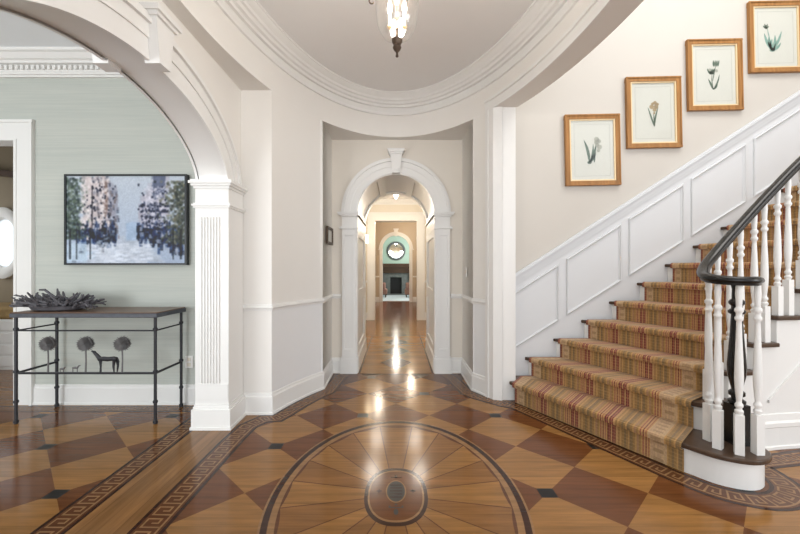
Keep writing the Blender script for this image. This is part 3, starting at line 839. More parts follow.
# framed cityscape
def painting():
    px0, px1, pz0, pz1, y = -3.098, -1.955, 1.319, 2.167, LY
    t = thing('framed_painting', 'large city street painting in a thin black frame above the iron table', 'painting', ((px0+px1)/2, y, (pz0+pz1)/2))
    mb = MB(); f = .018; d = .055
    mb.box(px0, px1, y-d, y-.002, pz1-f, pz1); mb.box(px0, px1, y-d, y-.002, pz0, pz0+f)
    mb.box(px0, px0+f, y-d, y-.002, pz0+f, pz1-f); mb.box(px1-f, px1, y-d, y-.002, pz0+f, pz1-f)
    mb.build('frame', M['black'], t)
    W_, H_ = 190, 140
    rnd = random.Random(3)
    im = [[None]*W_ for _ in range(H_)]
    for j in range(H_):
        v = j/H_
        for i in range(W_):
            n_ = rnd.uniform(-7, 7)
            im[j][i] = [196-18*v+n_, 202-14*v+n_, 210-6*v+n_]
    def stroke(u, v, w, h, col, al=.8, jit=14, sl=0):
        i0, i1, j0, j1 = int((u-w/2)*W_), int((u+w/2)*W_)+1, int((v-h/2)*H_), int((v+h/2)*H_)+1
        jj = rnd.uniform(-jit, jit)
        for j in range(max(0, j0), min(H_, j1)):
            sh = int(sl*(j-j0))
            for i in range(max(0, i0+sh), min(W_, i1+sh)):
                a = al*rnd.uniform(.6, 1)
                for c in range(3): im[j][i][c] = im[j][i][c]*(1-a)+(col[c]+jj)*a
    # road: v from top 0 to bottom 1
    for _ in range(500):
        v = rnd.uniform(.70, 1); u = .52+rnd.uniform(-.40, .30)*(v-.62)/.38
        stroke(u, v, .06, .02, (190, 196, 206), .6)
    for _ in range(120): stroke(.56+rnd.uniform(-.05, .05), rnd.uniform(.55, .72), .04, .05, (176, 190, 208), .4)
    # left buildings
    for _ in range(300):
        u = rnd.uniform(.14, .42); top = max(.0, (u-.34)*2.2)
        v = rnd.uniform(top, .72); stroke(u, v, .03, .07, (205, 196, 196) if u < .34 else (165, 165, 175), .6)
    for _ in range(150):
        u = rnd.uniform(.20, .44); top = max(.02, (u-.34)*2.4); stroke(u, rnd.uniform(top, .74), .012, .035, rnd.choice([(84, 88, 104), (124, 120, 128), (100, 108, 124), (136, 126, 124)]), .65)
    for _ in range(30): stroke(.335+rnd.uniform(-.012, .012), rnd.uniform(.02, .5), .01, .07, (150, 132, 126), .5)
    # right buildings
    for _ in range(260):
        u = rnd.uniform(.62, .86); top = max(0, .30-(u-.62)*2.4); stroke(u, rnd.uniform(top, .7), .03, .06, (186, 184, 194), .6)
    for _ in range(80): stroke(rnd.uniform(.72, .82), rnd.uniform(0, .24), .03, .06, (128, 134, 152), .6)
    for r in (.34, .40, .47, .53, .60):
        for _ in range(26): stroke(rnd.uniform(.63, .86), r+rnd.uniform(-.014, .014), .03, .014, (66, 72, 92), .75)
    for _ in range(70): stroke(rnd.uniform(.64, .84), rnd.uniform(.3, .66), .01, .04, (78, 86, 108), .7)
    # street life: blue and dark strokes
    for _ in range(240):
        u = rnd.choice([rnd.uniform(.05, .42), rnd.uniform(.60, .98)]); v = rnd.gauss(.68, .07)
        stroke(u, v, .015, .07, rnd.choice([(48, 62, 92), (70, 92, 130), (40, 44, 56), (96, 110, 138)]), .75)
    for _ in range(150):
        u = rnd.uniform(.60, .98); v = .62+(u-.58)*.62+rnd.gauss(0, .05); stroke(u, v, .02, .04, rnd.choice([(60, 76, 112), (90, 108, 140), (44, 48, 60), (170, 176, 190)]), .7)
    for _ in range(90):
        u = rnd.uniform(.02, .4); v = .98-u*.75+rnd.gauss(0, .03); stroke(u, v, .03, .02, rnd.choice([(54, 60, 72), (170, 178, 188), (90, 96, 108)]), .7)
    for _ in range(80): stroke(rnd.uniform(.0, .22), rnd.uniform(.78, .98), .05, .04, (192, 204, 216), .6)
    # foliage
    for _ in range(430):
        u = abs(rnd.gauss(0, .075)); v = rnd.uniform(.02, .72)
        stroke(u, v, .016, .022, rnd.choice([(92, 104, 96), (118, 130, 116), (70, 80, 80), (140, 150, 138), (104, 112, 116)]), .65)
    for _ in range(470):
        u = 1-abs(rnd.gauss(0, .085)); v = rnd.uniform(.06, .78)
        stroke(u, v, .016, .022, rnd.choice([(96, 102, 94), (122, 126, 112), (74, 82, 82), (142, 140, 122), (108, 108, 104)]), .65)
    # pale scumbling over the facades and the street
    for _ in range(260): stroke(rnd.uniform(.12, .36), rnd.uniform(.02, .6), .014, .02, (222, 216, 216), .55)
    for _ in range(200): stroke(rnd.uniform(.64, .82), rnd.uniform(.12, .6), .014, .016, (214, 212, 220), .55)
    for _ in range(260): stroke(.52+rnd.uniform(-.34, .2), rnd.uniform(.78, 1), .04, .012, (214, 218, 226), .5)
    for _ in range(140): stroke(rnd.choice([rnd.uniform(.14, .42), rnd.uniform(.6, .86)]), rnd.uniform(.1, .76), .007, .016, (50, 54, 70), .8)
    for u in (.03, .085, .20, .90, .965): stroke(u, .78, .008, .34, (46, 50, 54), .8)
    stroke(.215, .42, .008, .6, (60, 58, 66), .7)
    for _ in range(1):
        im2 = [[None]*W_ for _q in range(H_)]
        for j in range(H_):
            for i in range(W_):
                acc = [0, 0, 0]; wt = 0
                for dj in (-1, 0, 1):
                    for di in (-1, 0, 1):
                        jj, ii = j+dj, i+di
                        if 0 <= jj < H_ and 0 <= ii < W_:
                            w_ = 2 if (di == 0 and dj == 0) else 1; wt += w_
                            for c in range(3): acc[c] += im[jj][ii][c]*w_
                im2[j][i] = [a/wt for a in acc]
        im = im2
    me = bpy.data.meshes.new('canvas')
    vs_ = []; fs = []
    cx0, cx1, cz0, cz1 = px0+f, px1-f, pz0+f, pz1-f
    for j in range(H_+1):
        for i in range(W_+1): vs_.append((cx0+(cx1-cx0)*i/W_, y-.046, cz1-(cz1-cz0)*j/H_))
    for j in range(H_):
        for i in range(W_): k = j*(W_+1)+i; fs.append((k, k+W_+1, k+W_+2, k+1))
    me.from_pydata(vs_, [], fs); me.materials.append(M['canvas'])
    ca_ = me.color_attributes.new('pigment', 'FLOAT_COLOR', 'CORNER')
    cols = []
    for j in range(H_):
        for i in range(W_):
            q = srgb(*[max(12, min(235, 150+(c-172)*1.45)) for c in im[j][i]]); cols += list(q)*4
    ca_.data.foreach_set('color', cols)
    o = bpy.data.objects.new('canvas', me); C.objects.link(o); o.parent = t; o.matrix_parent_inverse = Matrix.Translation(-t.location)
    mb = MB(); mb.box(cx0, cx1, y-.045, y-.004, cz0, cz1); mb.build('stretcher', M['paper'], t)
painting()

# console table
tb = thing('console_table', 'narrow iron console table with wooden top and little metal trees', 'table', (-2.56, 3.35, 0))
TX0, TX1, TY0, TY1 = -3.15, -1.995, 3.20, 3.585
mb = MB(); mb.box(TX0-.03, TX1+.03, TY0-.03, TY1+.03, .882, .918); mb.build('table_apron', M['tableedge'], tb, bevel=.006)
mb = MB(); mb.box(TX0-.026, TX1+.026, TY0-.026, TY1+.026, .918, .926); mb.build('tabletop', M['tabletop'], tb, bevel=.003)
for x in (TX0, TX1):
    for y in (TY0, TY1):
        mb = MB(); mb.tube([(x, y, 0), (x, y, .882)], .0125, 8)
        for z in (.004, .17, .42, .77): mb.lathe([(.012, -.014), (.019, -.008), (.019, .008), (.012, .014)], 8, (x, y, z+.014))
        mb.build('leg', M['iron'], tb, 40)
for z in (.42, .773):
    r = .010 if z < .5 else .007
    mb = MB(); mb.tube([(TX0, TY0, z), (TX1, TY0, z)], r, 6); mb.build('stretcher', M['iron'], tb, 40)
    for x in (TX0, TX1):
        mb = MB(); mb.tube([(x, TY0, z), (x, TY1, z)], r, 6); mb.build('stretcher', M['iron'], tb, 40)
def tree_orn(x):
    mb = MB(); zb = .428
    mb.tube([(x, TY0, zb), (x+.003, TY0, zb+.10), (x, TY0, zb+.20)], [.008, .006, .007], 6)
    rn = random.Random(int(x*100))
    mb.lathe([(.001, -.054), (.03, -.046), (.047, -.026), (.054, 0), (.047, .026), (.03, .046), (.001, .054)], 18, (x, TY0, zb+.235), sy=.3)
    for k in range(90):
        a = 2.399963*k; rr = math.sqrt(k/90)*.056; cx, cz = x+rr*math.cos(a), zb+.235+rr*math.sin(a)
        d = .013; cy = TY0-.016*math.sqrt(max(0, 1-(rr/.058)**2))-.004
        ca_, sa_ = math.cos(a), math.sin(a)
        for sy in (cy, 2*TY0-cy):
            mb.face([(cx-ca_*d, sy, cz-sa_*d), (cx-sa_*d*.5, sy-.001, cz+ca_*d*.5), (cx+ca_*d, sy-(.012 if sy < TY0 else -.012), cz+sa_*d), (cx+sa_*d*.5, sy, cz-ca_*d*.5)])
    return mb.build('tree_ornament', M['ironlt'], tb)
for x in (-2.885, -2.573, -2.27): tree_orn(x)
def horse():
    mb = MB(); y = TY0; x = -2.388; z = .428
    def leg(pts, r0, r1): mb.tube([(x+a, y+b, z+c) for a, b, c in pts], [r0]+[(r0+r1)/2]*(len(pts)-2)+[r1], 6)
    leg([(-.075, 0, .108), (-.04, 0, .112), (.0, 0, .108), (.045, 0, .113), (.07, 0, .105)], .018, .02)
    leg([(-.065, .012, .10), (-.07, .012, .05), (-.066, .012, 0)], .011, .005); leg([(-.055, -.012, .10), (-.05, -.012, .05), (-.056, -.012, 0)], .011, .005)
    leg([(.068, .012, .10), (.075, .012, .055), (.068, .012, 0)], .014, .005); leg([(.06, -.012, .10), (.055, -.012, .05), (.06, -.012, 0)], .014, .005)
    leg([(-.07, 0, .115), (-.095, 0, .145), (-.118, 0, .168)], .017, .010)
    leg([(-.108, 0, .165), (-.12, 0, .170), (-.135, 0, .176)], .012, .006)
    leg([(.08, 0, .115), (.092, 0, .09), (.088, 0, .055)], .006, .003)
    mb.build('horse_ornament', M['iron'], tb, 50)
horse()
for x, s in ((-2.77, .75), (-2.66, 1)):
    mb = MB(); y = TY0; z = .428
    mb.tube([(x-.02*s, y, z+.035*s), (x, y, z+.038*s), (x+.022*s, y, z+.034*s)], [.008, .010, .008], 6)
    mb.tube([(x+.02*s, y, z+.038*s), (x+.033*s, y, z+.055*s), (x+.045*s, y, z+.056*s)], [.007, .006, .003], 6)
    for dx in (-.018, .018): mb.tube([(x+dx*s, y, z+.03*s), (x+dx*s, y, z)], .004, 5)
    mb.build('small_animal_ornament', M['ironlt'], tb, 50)
# twig sculpture
tw = thing('twig_centerpiece', 'spiky grey driftwood twig centrepiece lying on the iron console table', 'centerpiece', (-2.95, 3.36, .927))
rn = random.Random(11)
mb = MB()
mb.lathe([(.13, .001), (.17, .008), (.19, .04), (.15, .05), (.02, .045)], 20, (-2.94, 3.36, .927), sx=1.25, sy=.7)
mb.build('base', M['twig'], tw, 50)
mb = MB()
for k in range(260):
    a = rn.uniform(0, 2*PI); r0 = math.sqrt(rn.uniform(0, 1))
    p = Vector((-2.935+r0*.30*math.cos(a), 3.36+r0*.12*math.sin(a), .965+(1-r0*.6)*rn.uniform(.0, .075)))
    L = rn.uniform(.05, .12); a2 = a+rn.uniform(-1.0, 1.0); pts = [p.copy()]
    d = Vector((math.cos(a2), math.sin(a2)*.6, rn.uniform(-.1, .55)))
    for q in range(3):
        d += Vector((rn.uniform(-.4, .4), rn.uniform(-.3, .3), rn.uniform(-.4, .4)))
        p = p+d*L/3; p.z = max(.95, min(1.105, p.z)); p.x = max(-3.30, min(-2.57, p.x)); p.y = min(3.56, max(3.17, p.y)); pts.append(p.copy())
    r = rn.uniform(.007, .014)
    mb.tube(pts, [r, r*.95, r*.85, r*.6], 5)
mb.build('twigs', M['twig'], tw)

# wall plates
def plate(name, label, x0, x1, y0, y1, z0, z1, cat, ax='y', holes=True):
    t = thing(name, label, cat, ((x0+x1)/2, (y0+y1)/2, (z0+z1)/2))
    mb = MB(); mb.box(x0, x1, y0, y1, z0, z1); mb.build('plate', M['plate'], t, bevel=.002)
    mb = MB(); cx, cy, cz = (x0+x1)/2, (y0+y1)/2, (z0+z1)/2
    if ax == 'y':
        for dz in ((-.025, .025) if holes else (0,)): mb.box(cx-.016, cx+.016, y0-.003, y0, cz+dz-.016, cz+dz+.016)
    else:
        e = x0 if x0 > 0 else x1
        for dz in ((-.025, .025) if holes else (0,)): mb.box(min(e, e-.004), max(e, e-.004), cy-.014, cy+.014, cz+dz-.02, cz+dz+.02)
    mb.build('socket' if holes else 'toggle', M['candle'], t)
plate('wall_outlet', 'white electrical outlet on the green wall behind the iron table', -1.99, -1.92, LY-.008, LY-.001, .345, .46, 'outlet')
plate('light_switch', 'white light switch on the right wall beside the hall arch', .797, .805, 4.36, 4.43, 1.19, 1.30, 'switch', 'x', False)

# ------------------------------------------------------------------ botanical prints on the stair wall
def pic(cx, cz, w, h, label, draw):
    y = WY; t = thing('framed_print', label, 'picture', (cx, y, cz), 'botanical prints climbing the stair wall')
    fw, d = .047, .032
    def ringbox(mb, x0, x1, z0, z1, f, ya, yb):
        mb.box(x0, x1, ya, yb, z1-f, z1); mb.box(x0, x1, ya, yb, z0, z0+f); mb.box(x0, x0+f, ya, yb, z0+f, z1-f); mb.box(x1-f, x1, ya, yb, z0+f, z1-f)
    x0, x1, z0, z1 = cx-w/2, cx+w/2, cz-h/2, cz+h/2
    mb = MB(); ringbox(mb, x0, x1, z0, z1, fw, y-d, y-.002)
    ringbox(mb, x0, x1, z0, z1, .014, y-d-.006, y-d)
    fr_ = mb.build('frame', M['goldframe'], t, bevel=.003)
    mb = MB(); ringbox(mb, x0+fw, x1-fw, z0+fw, z1-fw, .014, y-d+.006, y-.004); mb.build('gilt_lip', M['gilt'], fr_)
    mb = MB(); mb.box(x0+fw+.01, x1-fw-.01, y-.014, y-.004, z0+fw+.01, z1-fw-.01); pp_ = mb.build('paper', M['paper'], t)
    mb = MB(); i = fw+.05; ringbox(mb, x0+i, x1-i, z0+i, z1-i, .004, y-.0148, y-.0142); mb.build('plate_line', M['line'], pp_)
    draw(pp_, cx, cz, y-.0155)
    mb = MB(); mb.box(x0+fw+.012, x1-fw-.012, y-.024, y-.022, z0+fw+.012, z1-fw-.012); mb.build('glass', M['glass'], t)
    # hangs very slightly off level, as photographed
    t.rotation_euler = (0, math.radians(-1.2), 0)
def leaf(mb, x0, z0, x1, z1, w, bend, y, n=8):
    L = []; Rr = []
    dx, dz = x1-x0, z1-z0; l_ = math.hypot(dx, dz); nx, nz = -dz/l_, dx/l_
    for k in range(n+1):
        t = k/n; o = bend*math.sin(PI*t); ww = w*math.sin(PI*min(1, .12+t*.88))**.8
        px, pz = x0+dx*t+nx*o, z0+dz*t+nz*o
        L.append((px+nx*ww, y, pz+nz*ww)); Rr.append((px-nx*ww, y, pz-nz*ww))
    back = [(p[0], p[1]+.0012, p[2]) for p in L], [(p[0], p[1]+.0012, p[2]) for p in Rr]
    mb.grid([L, Rr]); mb.grid([back[0], back[1]])
def blob(mb, x, z, r, y, n=8, e=1):
    a = [(x+r*math.cos(2*PI*k/n), y, z+r*e*math.sin(2*PI*k/n)) for k in range(n)]
    mb.face(a); mb.face([(p[0], p[1]+.001, p[2]) for p in a])
def d1(t, x, z, y):
    x -= .01
    mb = MB(); b = z-.125
    leaf(mb, x-.02, b, x-.075, b+.235, .014, -.012, y); leaf(mb, x-.015, b, x+.055, b+.20, .012, -.01, y)
    leaf(mb, x-.015, b, x+.045, b+.11, .013, -.01, y); leaf(mb, x+.03, b+.0, x+.035, b+.10, .008, .0, y); blob(mb, x-.02, b, .024, y, e=.7)
    leaf(mb, x-.01, b+.02, x+.02, b+.19, .009, -.01, y)
    mb.build('leaves', M['leafink'], t)
    mb = MB()
    for px, pz, r in ((.055, .235, .026), (.08, .215, .022), (.06, .18, .022), (.085, .155, .026), (.075, .12, .018), (.045, .205, .016)): blob(mb, x+px, b+pz, r, y-.0006, 7)
    mb.build('blossoms', M['palink'], t)
def d2(t, x, z, y):
    mb = MB(); b = z-.14
    leaf(mb, x+.01, b, x-.055, b+.20, .008, .0, y); leaf(mb, x+.01, b, x+.055, b+.20, .008, .008, y); leaf(mb, x+.01, b, x+.005, b+.16, .005, 0, y)
    mb.build('leaves', M['leafink'], t)
    mb = MB()
    for px, pz, r in ((-.015, .20, .024), (.03, .20, .024), (.015, .17, .022), (.02, .24, .020), (.045, .225, .016), (-.005, .23, .016), (.01, .135, .012)): blob(mb, x+px, b+pz, r, y-.0006, 7)
    mb.build('blossoms', M['pinkink'], t)
def d3(t, x, z, y):
    mb = MB(); b = z-.145; x -= .01
    leaf(mb, x, b, x-.05, b+.11, .010, .0, y); leaf(mb, x, b, x+.065, b+.155, .008, -.012, y); leaf(mb, x, b, x+.045, b+.055, .009, -.006, y)
    leaf(mb, x, b, x-.01, b+.17, .004, .008, y); leaf(mb, x-.005, b+.09, x+.03, b+.25, .004, .0, y)
    for a in (-.03, -.015, 0, .015): leaf(mb, x+a+.035, b+.235, x+a*1.3+.045, b+.30, .008, 0, y)
    for a in (-.05, -.03, -.01, .012, .03): leaf(mb, x-.012+a*.3, b+.155, x-.012+a, b+.215, .010, 0, y)
    mb.build('leaves', M['leafink'], t)
    mb = MB(); blob(mb, x-.035, b+.2, .014, y-.0006); blob(mb, x+.035, b+.19, .016, y-.0006); mb.build('blossoms', M['palink'], t)
def d4(t, x, z, y):
    mb = MB(); b = z-.135; x -= .035
    for ex, ez, w in ((-.08, .18, .015), (.10, .20, .013), (-.035, .14, .014), (.03, .16, .015), (.09, .08, .013), (0, .12, .016)): leaf(mb, x, b, x+ex, b+ez, w, -.012 if ex > 0 else .012, y)
    leaf(mb, x-.005, b+.02, x-.05, b+.235, .005, .0, y); blob(mb, x, b+.005, .03, y, e=.6)
    mb.build('leaves', M['tealink'], t)
    mb = MB()
    for ex, ez in ((-.10, .255), (-.085, .275), (-.055, .275), (-.04, .25)): leaf(mb, x-.06, b+.225, x+ex+.01, b+ez, .008, 0, y-.0006)
    mb.build('blossoms', M['leafink'], t)
def wx_(px): return (px-396)/386*(WY-.02)
def wz_(py): return 1.3-(py-267)/386*(WY-.02)
for px, py, lb, dr in ((592.5, 150, 'gold framed print of white flowers with dark leaves, lowest on the stair wall', d1),
                       (653.5, 112.5, 'gold framed print of an ochre flower between thin leaves, second lowest on stairs', d2),
                       (714.5, 75, 'gold framed print of two dark tulip-like heads on one stem, third up the stair wall', d3),
                       (776.0, 37, 'gold framed print of a spreading teal-leaved plant, highest on the stair wall', d4)):
    pic(wx_(px), wz_(py), .56, .725, lb, dr)

# ------------------------------------------------------------------ pendant
pd = thing('pendant_lantern', 'glass bell jar pendant lantern with bronze finial hanging from the oval ceiling', 'lamp', (0, 2.2, CEIL))
o = (0.006, 2.2, 0)
mb = MB()
jp = [(.012, 2.592), (.045, 2.597), (.075, 2.615), (.098, 2.645), (.113, 2.685), (.121, 2.74), (.124, 2.80), (.124, 2.86), (.126, 2.90), (.138, 2.935)]
mb.grid([[(o[0]+r*math.cos(2*PI*k/40), o[1]+r*math.sin(2*PI*k/40), z) for k in range(40)] for r, z in jp], closed_u=True)
mb.build('glass_bell', M['jar'], pd, 80)
mb = MB(); mb.lathe([(.004, 2.495), (.009, 2.50), (.006, 2.515), (.008, 2.525), (.018, 2.535), (.025, 2.55), (.020, 2.565), (.029, 2.58), (.031, 2.598), (.012, 2.604), (.01, 2.65), (.005, 2.66)], 18, o)
mb.build('finial', M['bronze'], pd, 40)
mb = MB(); mb.lathe([(.141, 2.925), (.146, 2.93), (.146, 2.945), (.139, 2.95)], 40, o); mb.build('rim', M['bronze'], pd, 40)
for k in range(3):
    a = PI+2*PI*k/3+.1
    mb = MB(); ca_, sa_ = math.cos(a), math.sin(a)
    pts = []
    for q in range(18):
        t = q/17; ang = -.5+t*4.6; r = .028*(1-.55*t)
        pts.append((o[0]+ca_*(.142+r*math.sin(ang)*.8), o[1]+sa_*(.142+r*math.sin(ang)*.8), 2.835-.028+r*math.cos(ang)))
    pts = [(o[0]+ca_*.143, o[1]+sa_*.143, 2.94)]+pts
    mb.tube(pts, .004, 6); mb.build('scroll_hook', M['bronze'], pd, 50)
    mb = MB(); mb.tube([(o[0]+ca_*.143, o[1]+sa_*.143, 2.94), (o[0]+ca_*.01, o[1]+sa_*.01, 3.16)], .003, 6); mb.build('chain', M['bronze'], pd)
mb = MB(); mb.tube([(o[0], o[1], 2.66), (o[0], o[1], 3.33)], .004, 6); mb.lathe([(.055, 3.349), (.055, 3.335), (.03, 3.32), (.01, 3.31)], 20, o); mb.build('stem_and_canopy', M['bronze'], pd, 40)
for k in range(3):
    a = 2*PI*k/3+.5; cx, cy = o[0]+.05*math.cos(a), o[1]+.05*math.sin(a)
    mb = MB(); mb.tube([(o[0], o[1], 2.665), (o[0]+.03*math.cos(a), o[1]+.03*math.sin(a), 2.655), (cx, cy, 2.675)], .004, 6)
    mb.lathe([(.008, 2.672), (.016, 2.68), (.016, 2.686), (.009, 2.69)], 10, (cx, cy, 0))
    ar = mb.build('candle_arm', M['gilt'], pd, 40)
    mb = MB(); mb.lathe([(.009, 2.688), (.009, 2.755)], 10, (cx, cy, 0)); mb.build('candle_sleeve', M['candle'], ar)
    mb = MB(); mb.lathe([(.006, 2.755), (.012, 2.775), (.014, 2.79), (.010, 2.815), (.002, 2.84)], 12, (cx, cy, 0)); mb.build('bulb', M['bulb'], ar, 60)

# ------------------------------------------------------------------ hall things
def sconce(x, y, z, s, label):
    t = thing('wall_sconce', label, 'lamp', (x, y, z), 'hall sconces')
    w = x-s*.115*-1 if False else x
    bx = x+s*.105
    mb = MB(); mb.box(min(bx, bx-s*.012), max(bx, bx-s*.012), y-.04, y+.04, z-.14, z+.02); mb.tube([(bx, y, z-.1), (x+s*.04, y, z-.13), (x, y, z-.10)], .008, 6)
    mb.build('bracket', M['bronze'], t, 40)
    mb = MB(); mb.lathe([(.06, -.09), (.062, 0), (.055, .10)], 16, (x, y, z)); mb.build('lamp_shade', M['shade'], t, 40)
sconce(-.69, 8.75, 1.93, -1, 'lit sconce with pale shade on the left hall wall past the arch')
sconce(.735, 12.6, 1.93, 1, 'lit sconce glimpsed at right through the far hall doorway')
cl = thing('ceiling_light', 'small hanging light on the hall ceiling seen through the arch', 'lamp', (0, 7.9, 2.95))
mb = MB(); mb.lathe([(.06, 2.949), (.06, 2.935), (.012, 2.925), (.008, 2.84), (.02, 2.83), (.02, 2.815)], 16, (0, 7.9, 0)); mb.build('canopy', M['bronze'], cl, 40)
mb = MB(); mb.lathe([(.02, 2.815), (.05, 2.80), (.055, 2.76), (.03, 2.71), (.008, 2.69)], 16, (0, 7.9, 0)); mb.build('lamp_shade', M['shade'], cl, 50)
def small_frame(label, x, s, y0, y1, z0, z1, fm, inner):
    t = thing('framed_picture', label, 'picture', (x, (y0+y1)/2, (z0+z1)/2))
    a, b = sorted((x, x-s*.022)); f = .03
    mb = MB(); mb.box(a, b, y0, y1, z1-f, z1); mb.box(a, b, y0, y1, z0, z0+f); mb.box(a, b, y0, y0+f, z0+f, z1-f); mb.box(a, b, y1-f, y1, z0+f, z1-f)
    mb.build('frame', fm, t)
    a, b = sorted((x, x-s*.008)); mb = MB(); mb.box(a, b, y0+f, y1-f, z0+f, z1-f); mb.build('picture_panel', inner, t)
small_frame('small dark framed picture on the left wall before the hall arch', -.779, -1, 4.30, 4.66, 1.56, 1.76, M['bronze'], M['paper'])
small_frame('tall narrow framed picture on the right hall wall past the arch', HW, 1, 8.55, 9.0, 1.52, 1.90, M['gilt'], M['tan'])
# far room
fp = thing('fireplace', 'dark wooden fireplace with stone surround at the far end of the hall', 'fireplace', (0, D4-.15, 0))
mb = MB(); mb.box(-.80, .80, D4-.26, D4-.002, 1.02, 1.30); mb.box(-.86, .86, D4-.36, D4-.002, 1.38, 1.46); mb.box(-.82, .82, D4-.3, D4-.002, 1.30, 1.38)
for s in (-1, 1): mb.box(min(s*.62, s*.80), max(s*.62, s*.80), D4-.24, D4-.002, 0.004, 1.02)
mb.build('mantel', M['mantel'], fp)
mb = MB()
for s in (-1, 1): mb.box(min(s*.27, s*.62), max(s*.27, s*.62), D4-.16, D4-.002, 0.004, 1.02)
mb.box(-.27, .27, D4-.16, D4-.002, .82, 1.02); mb.box(-.75, .75, D4-.6, D4-.26, 0.0, .05); mb.build('stone_surround', M['stone'], fp)
mb = MB(); mb.box(-.27, .27, D4-.05, D4-.003, 0.004, .815); mb.build('firebox', M['soot'], fp)
rm = thing('round_mirror', 'round dark framed mirror above the far fireplace', 'mirror', (0, D4, 2.06))
mb = MB(); rows = []
for k in range(40):
    t = 2*PI*k/40; c_, s_ = math.cos(t), math.sin(t)
    rows.append([(c_*q, D4-d, 2.06+s_*q) for q, d in ((.45, .002), (.45, .03), (.41, .05), (.36, .045), (.34, .02))])
mb.grid(rows, closed_v=True); mb.build('frame', M['stone'], rm, 40)
mb = MB(); mb.face([(math.cos(2*PI*k/40)*.345, D4-.021, 2.06+math.sin(2*PI*k/40)*.345) for k in range(40)]); mb.build('mirror_glass', M['mirror'], rm)
def armchair(x, y, s, label):
    t = thing('armchair', label, 'chair', (x, y, 0), 'chairs by the far fireplace')
    mb = MB(); mb.box(x-.34, x+.34, y-.33, y+.33, .14, .36); mb.build('base', M['chair'], t, bevel=.03)
    mb = MB(); mb.box(x-.24, x+.24, y-.30, y+.30, .362, .47); mb.build('seat_cushion', M['chair'], t, bevel=.04)
    bx = x+s*.28
    mb = MB(); mb.box(min(bx, bx+s*.12), max(bx, bx+s*.12), y-.33, y+.33, .362, .92); mb.build('backrest', M['chair'], t, bevel=.05)
    for q in (-1, 1):
        mb = MB(); mb.box(x-.30, x+.27, y+q*.33-.05, y+q*.33+.05, .36, .62); mb.build('arm', M['chair'], t, bevel=.04)
    for a in (-.28, .28):
        for b in (-.27, .27):
            mb = MB(); mb.box(x+a-.02, x+a+.02, y+b-.02, y+b+.02, .012, .14); mb.build('leg', M['mantel'], t)
armchair(-.72, 16.6, -1, 'rose armchair left of the far fireplace')
armchair(.72, 16.6, 1, 'rose armchair right of the far fireplace')
mb = MB(); mb.box(-1.5, 1.5, D3+.35, D4-.62, .002, .012); tag(mb.build('area_rug', M['rug']), 'pale blue rug on the floor before the far fireplace', 'rug')

# ------------------------------------------------------------------ floor with inlays
FM = ['light', 'mid', 'dark', 'thresh', 'ebony', 'wenge', 'maple', 'brownband', 'hallred']
FI = {k: i for i, k in enumerate(FM)}
mb = MB()
H = .29
def quad(x0, x1, y0, y1, z, m): mb.face([(x0, y0, z), (x1, y0, z), (x1, y1, z), (x0, y1, z)], FI[m])
def tiles(ox, oy, n0, n1, m0, m1, x0, x1, y0, y1, z, darkeven, blackmod):
    for n_ in range(n0, n1):
        for m_ in range(m0, m1):
            cx, cy = ox+n_*H, oy+m_*H
            if (n_+m_) % 2 == 0:
                poly = [(cx-H, cy), (cx, cy-H), (cx+H, cy), (cx, cy+H)]
                # clip to the rectangle
                for ax, lim, sg in ((0, x0, 1), (0, x1, -1), (1, y0, 1), (1, y1, -1)):
                    out = []
                    for i in range(len(poly)):
                        a, b = poly[i-1], poly[i]; ia = sg*(a[ax]-lim) >= 0; ib = sg*(b[ax]-lim) >= 0
                        if ia != ib:
                            t = (lim-a[ax])/(b[ax]-a[ax]); out.append((a[0]+(b[0]-a[0])*t, a[1]+(b[1]-a[1])*t))
                        if ib: out.append(b)
                    poly = out
                    if not poly: break
                if len(poly) > 2: mb.face([p+(z,) for p in poly], FI['dark' if (n_ % 2 == 0) == darkeven else 'light'])
            elif (n_+m_) % 4 == blackmod and n_ % 2 == 1 and x0+.20 < cx < x1-.10 and (n_, m_) != (4, 3) and y0+.05 < cy < y1-.05:
                quad(cx-.047, cx+.047, cy-.045, cy+.045, z+.0004, 'ebony')
tiles(0, 2.22, -5, 22, -17, 9, -1.30, 6.2, -2.6, 4.70, 0, True, 3)
tiles(-1.657, 2.21, -17, 2, -17, 6, -6.5, -1.60, -2.6, LY, 0, True, 3)
quad(-1.74, -1.20, -2.6, 3.45, .0004, 'thresh')
quad(-9, -3.3, LY, 5.6, 0, 'mid')
# hall
quad(-.83, .83, 4.69, D2+.1, .0002, 'light'); quad(-.83, .83, 4.675, 4.70, .0006, 'wenge')
for s in (-1, 1): quad(min(s*.44, s*.455), max(s*.44, s*.455), 4.70, D2, .0006, 'wenge')
k = 0
y = 5.25
while y < D2-.3:
    hw, hl = .21, .36
    mb.face([(-hw, y, .0006), (0, y-hl, .0006), (hw, y, .0006), (0, y+hl, .0006)], FI['dark'])
    y += 2*hl
quad(-.87, .87, D2+.05, D3+.25, .0004, 'hallred'); quad(-2.6, 2.6, D3+.2, D4, .0002, 'hallred')
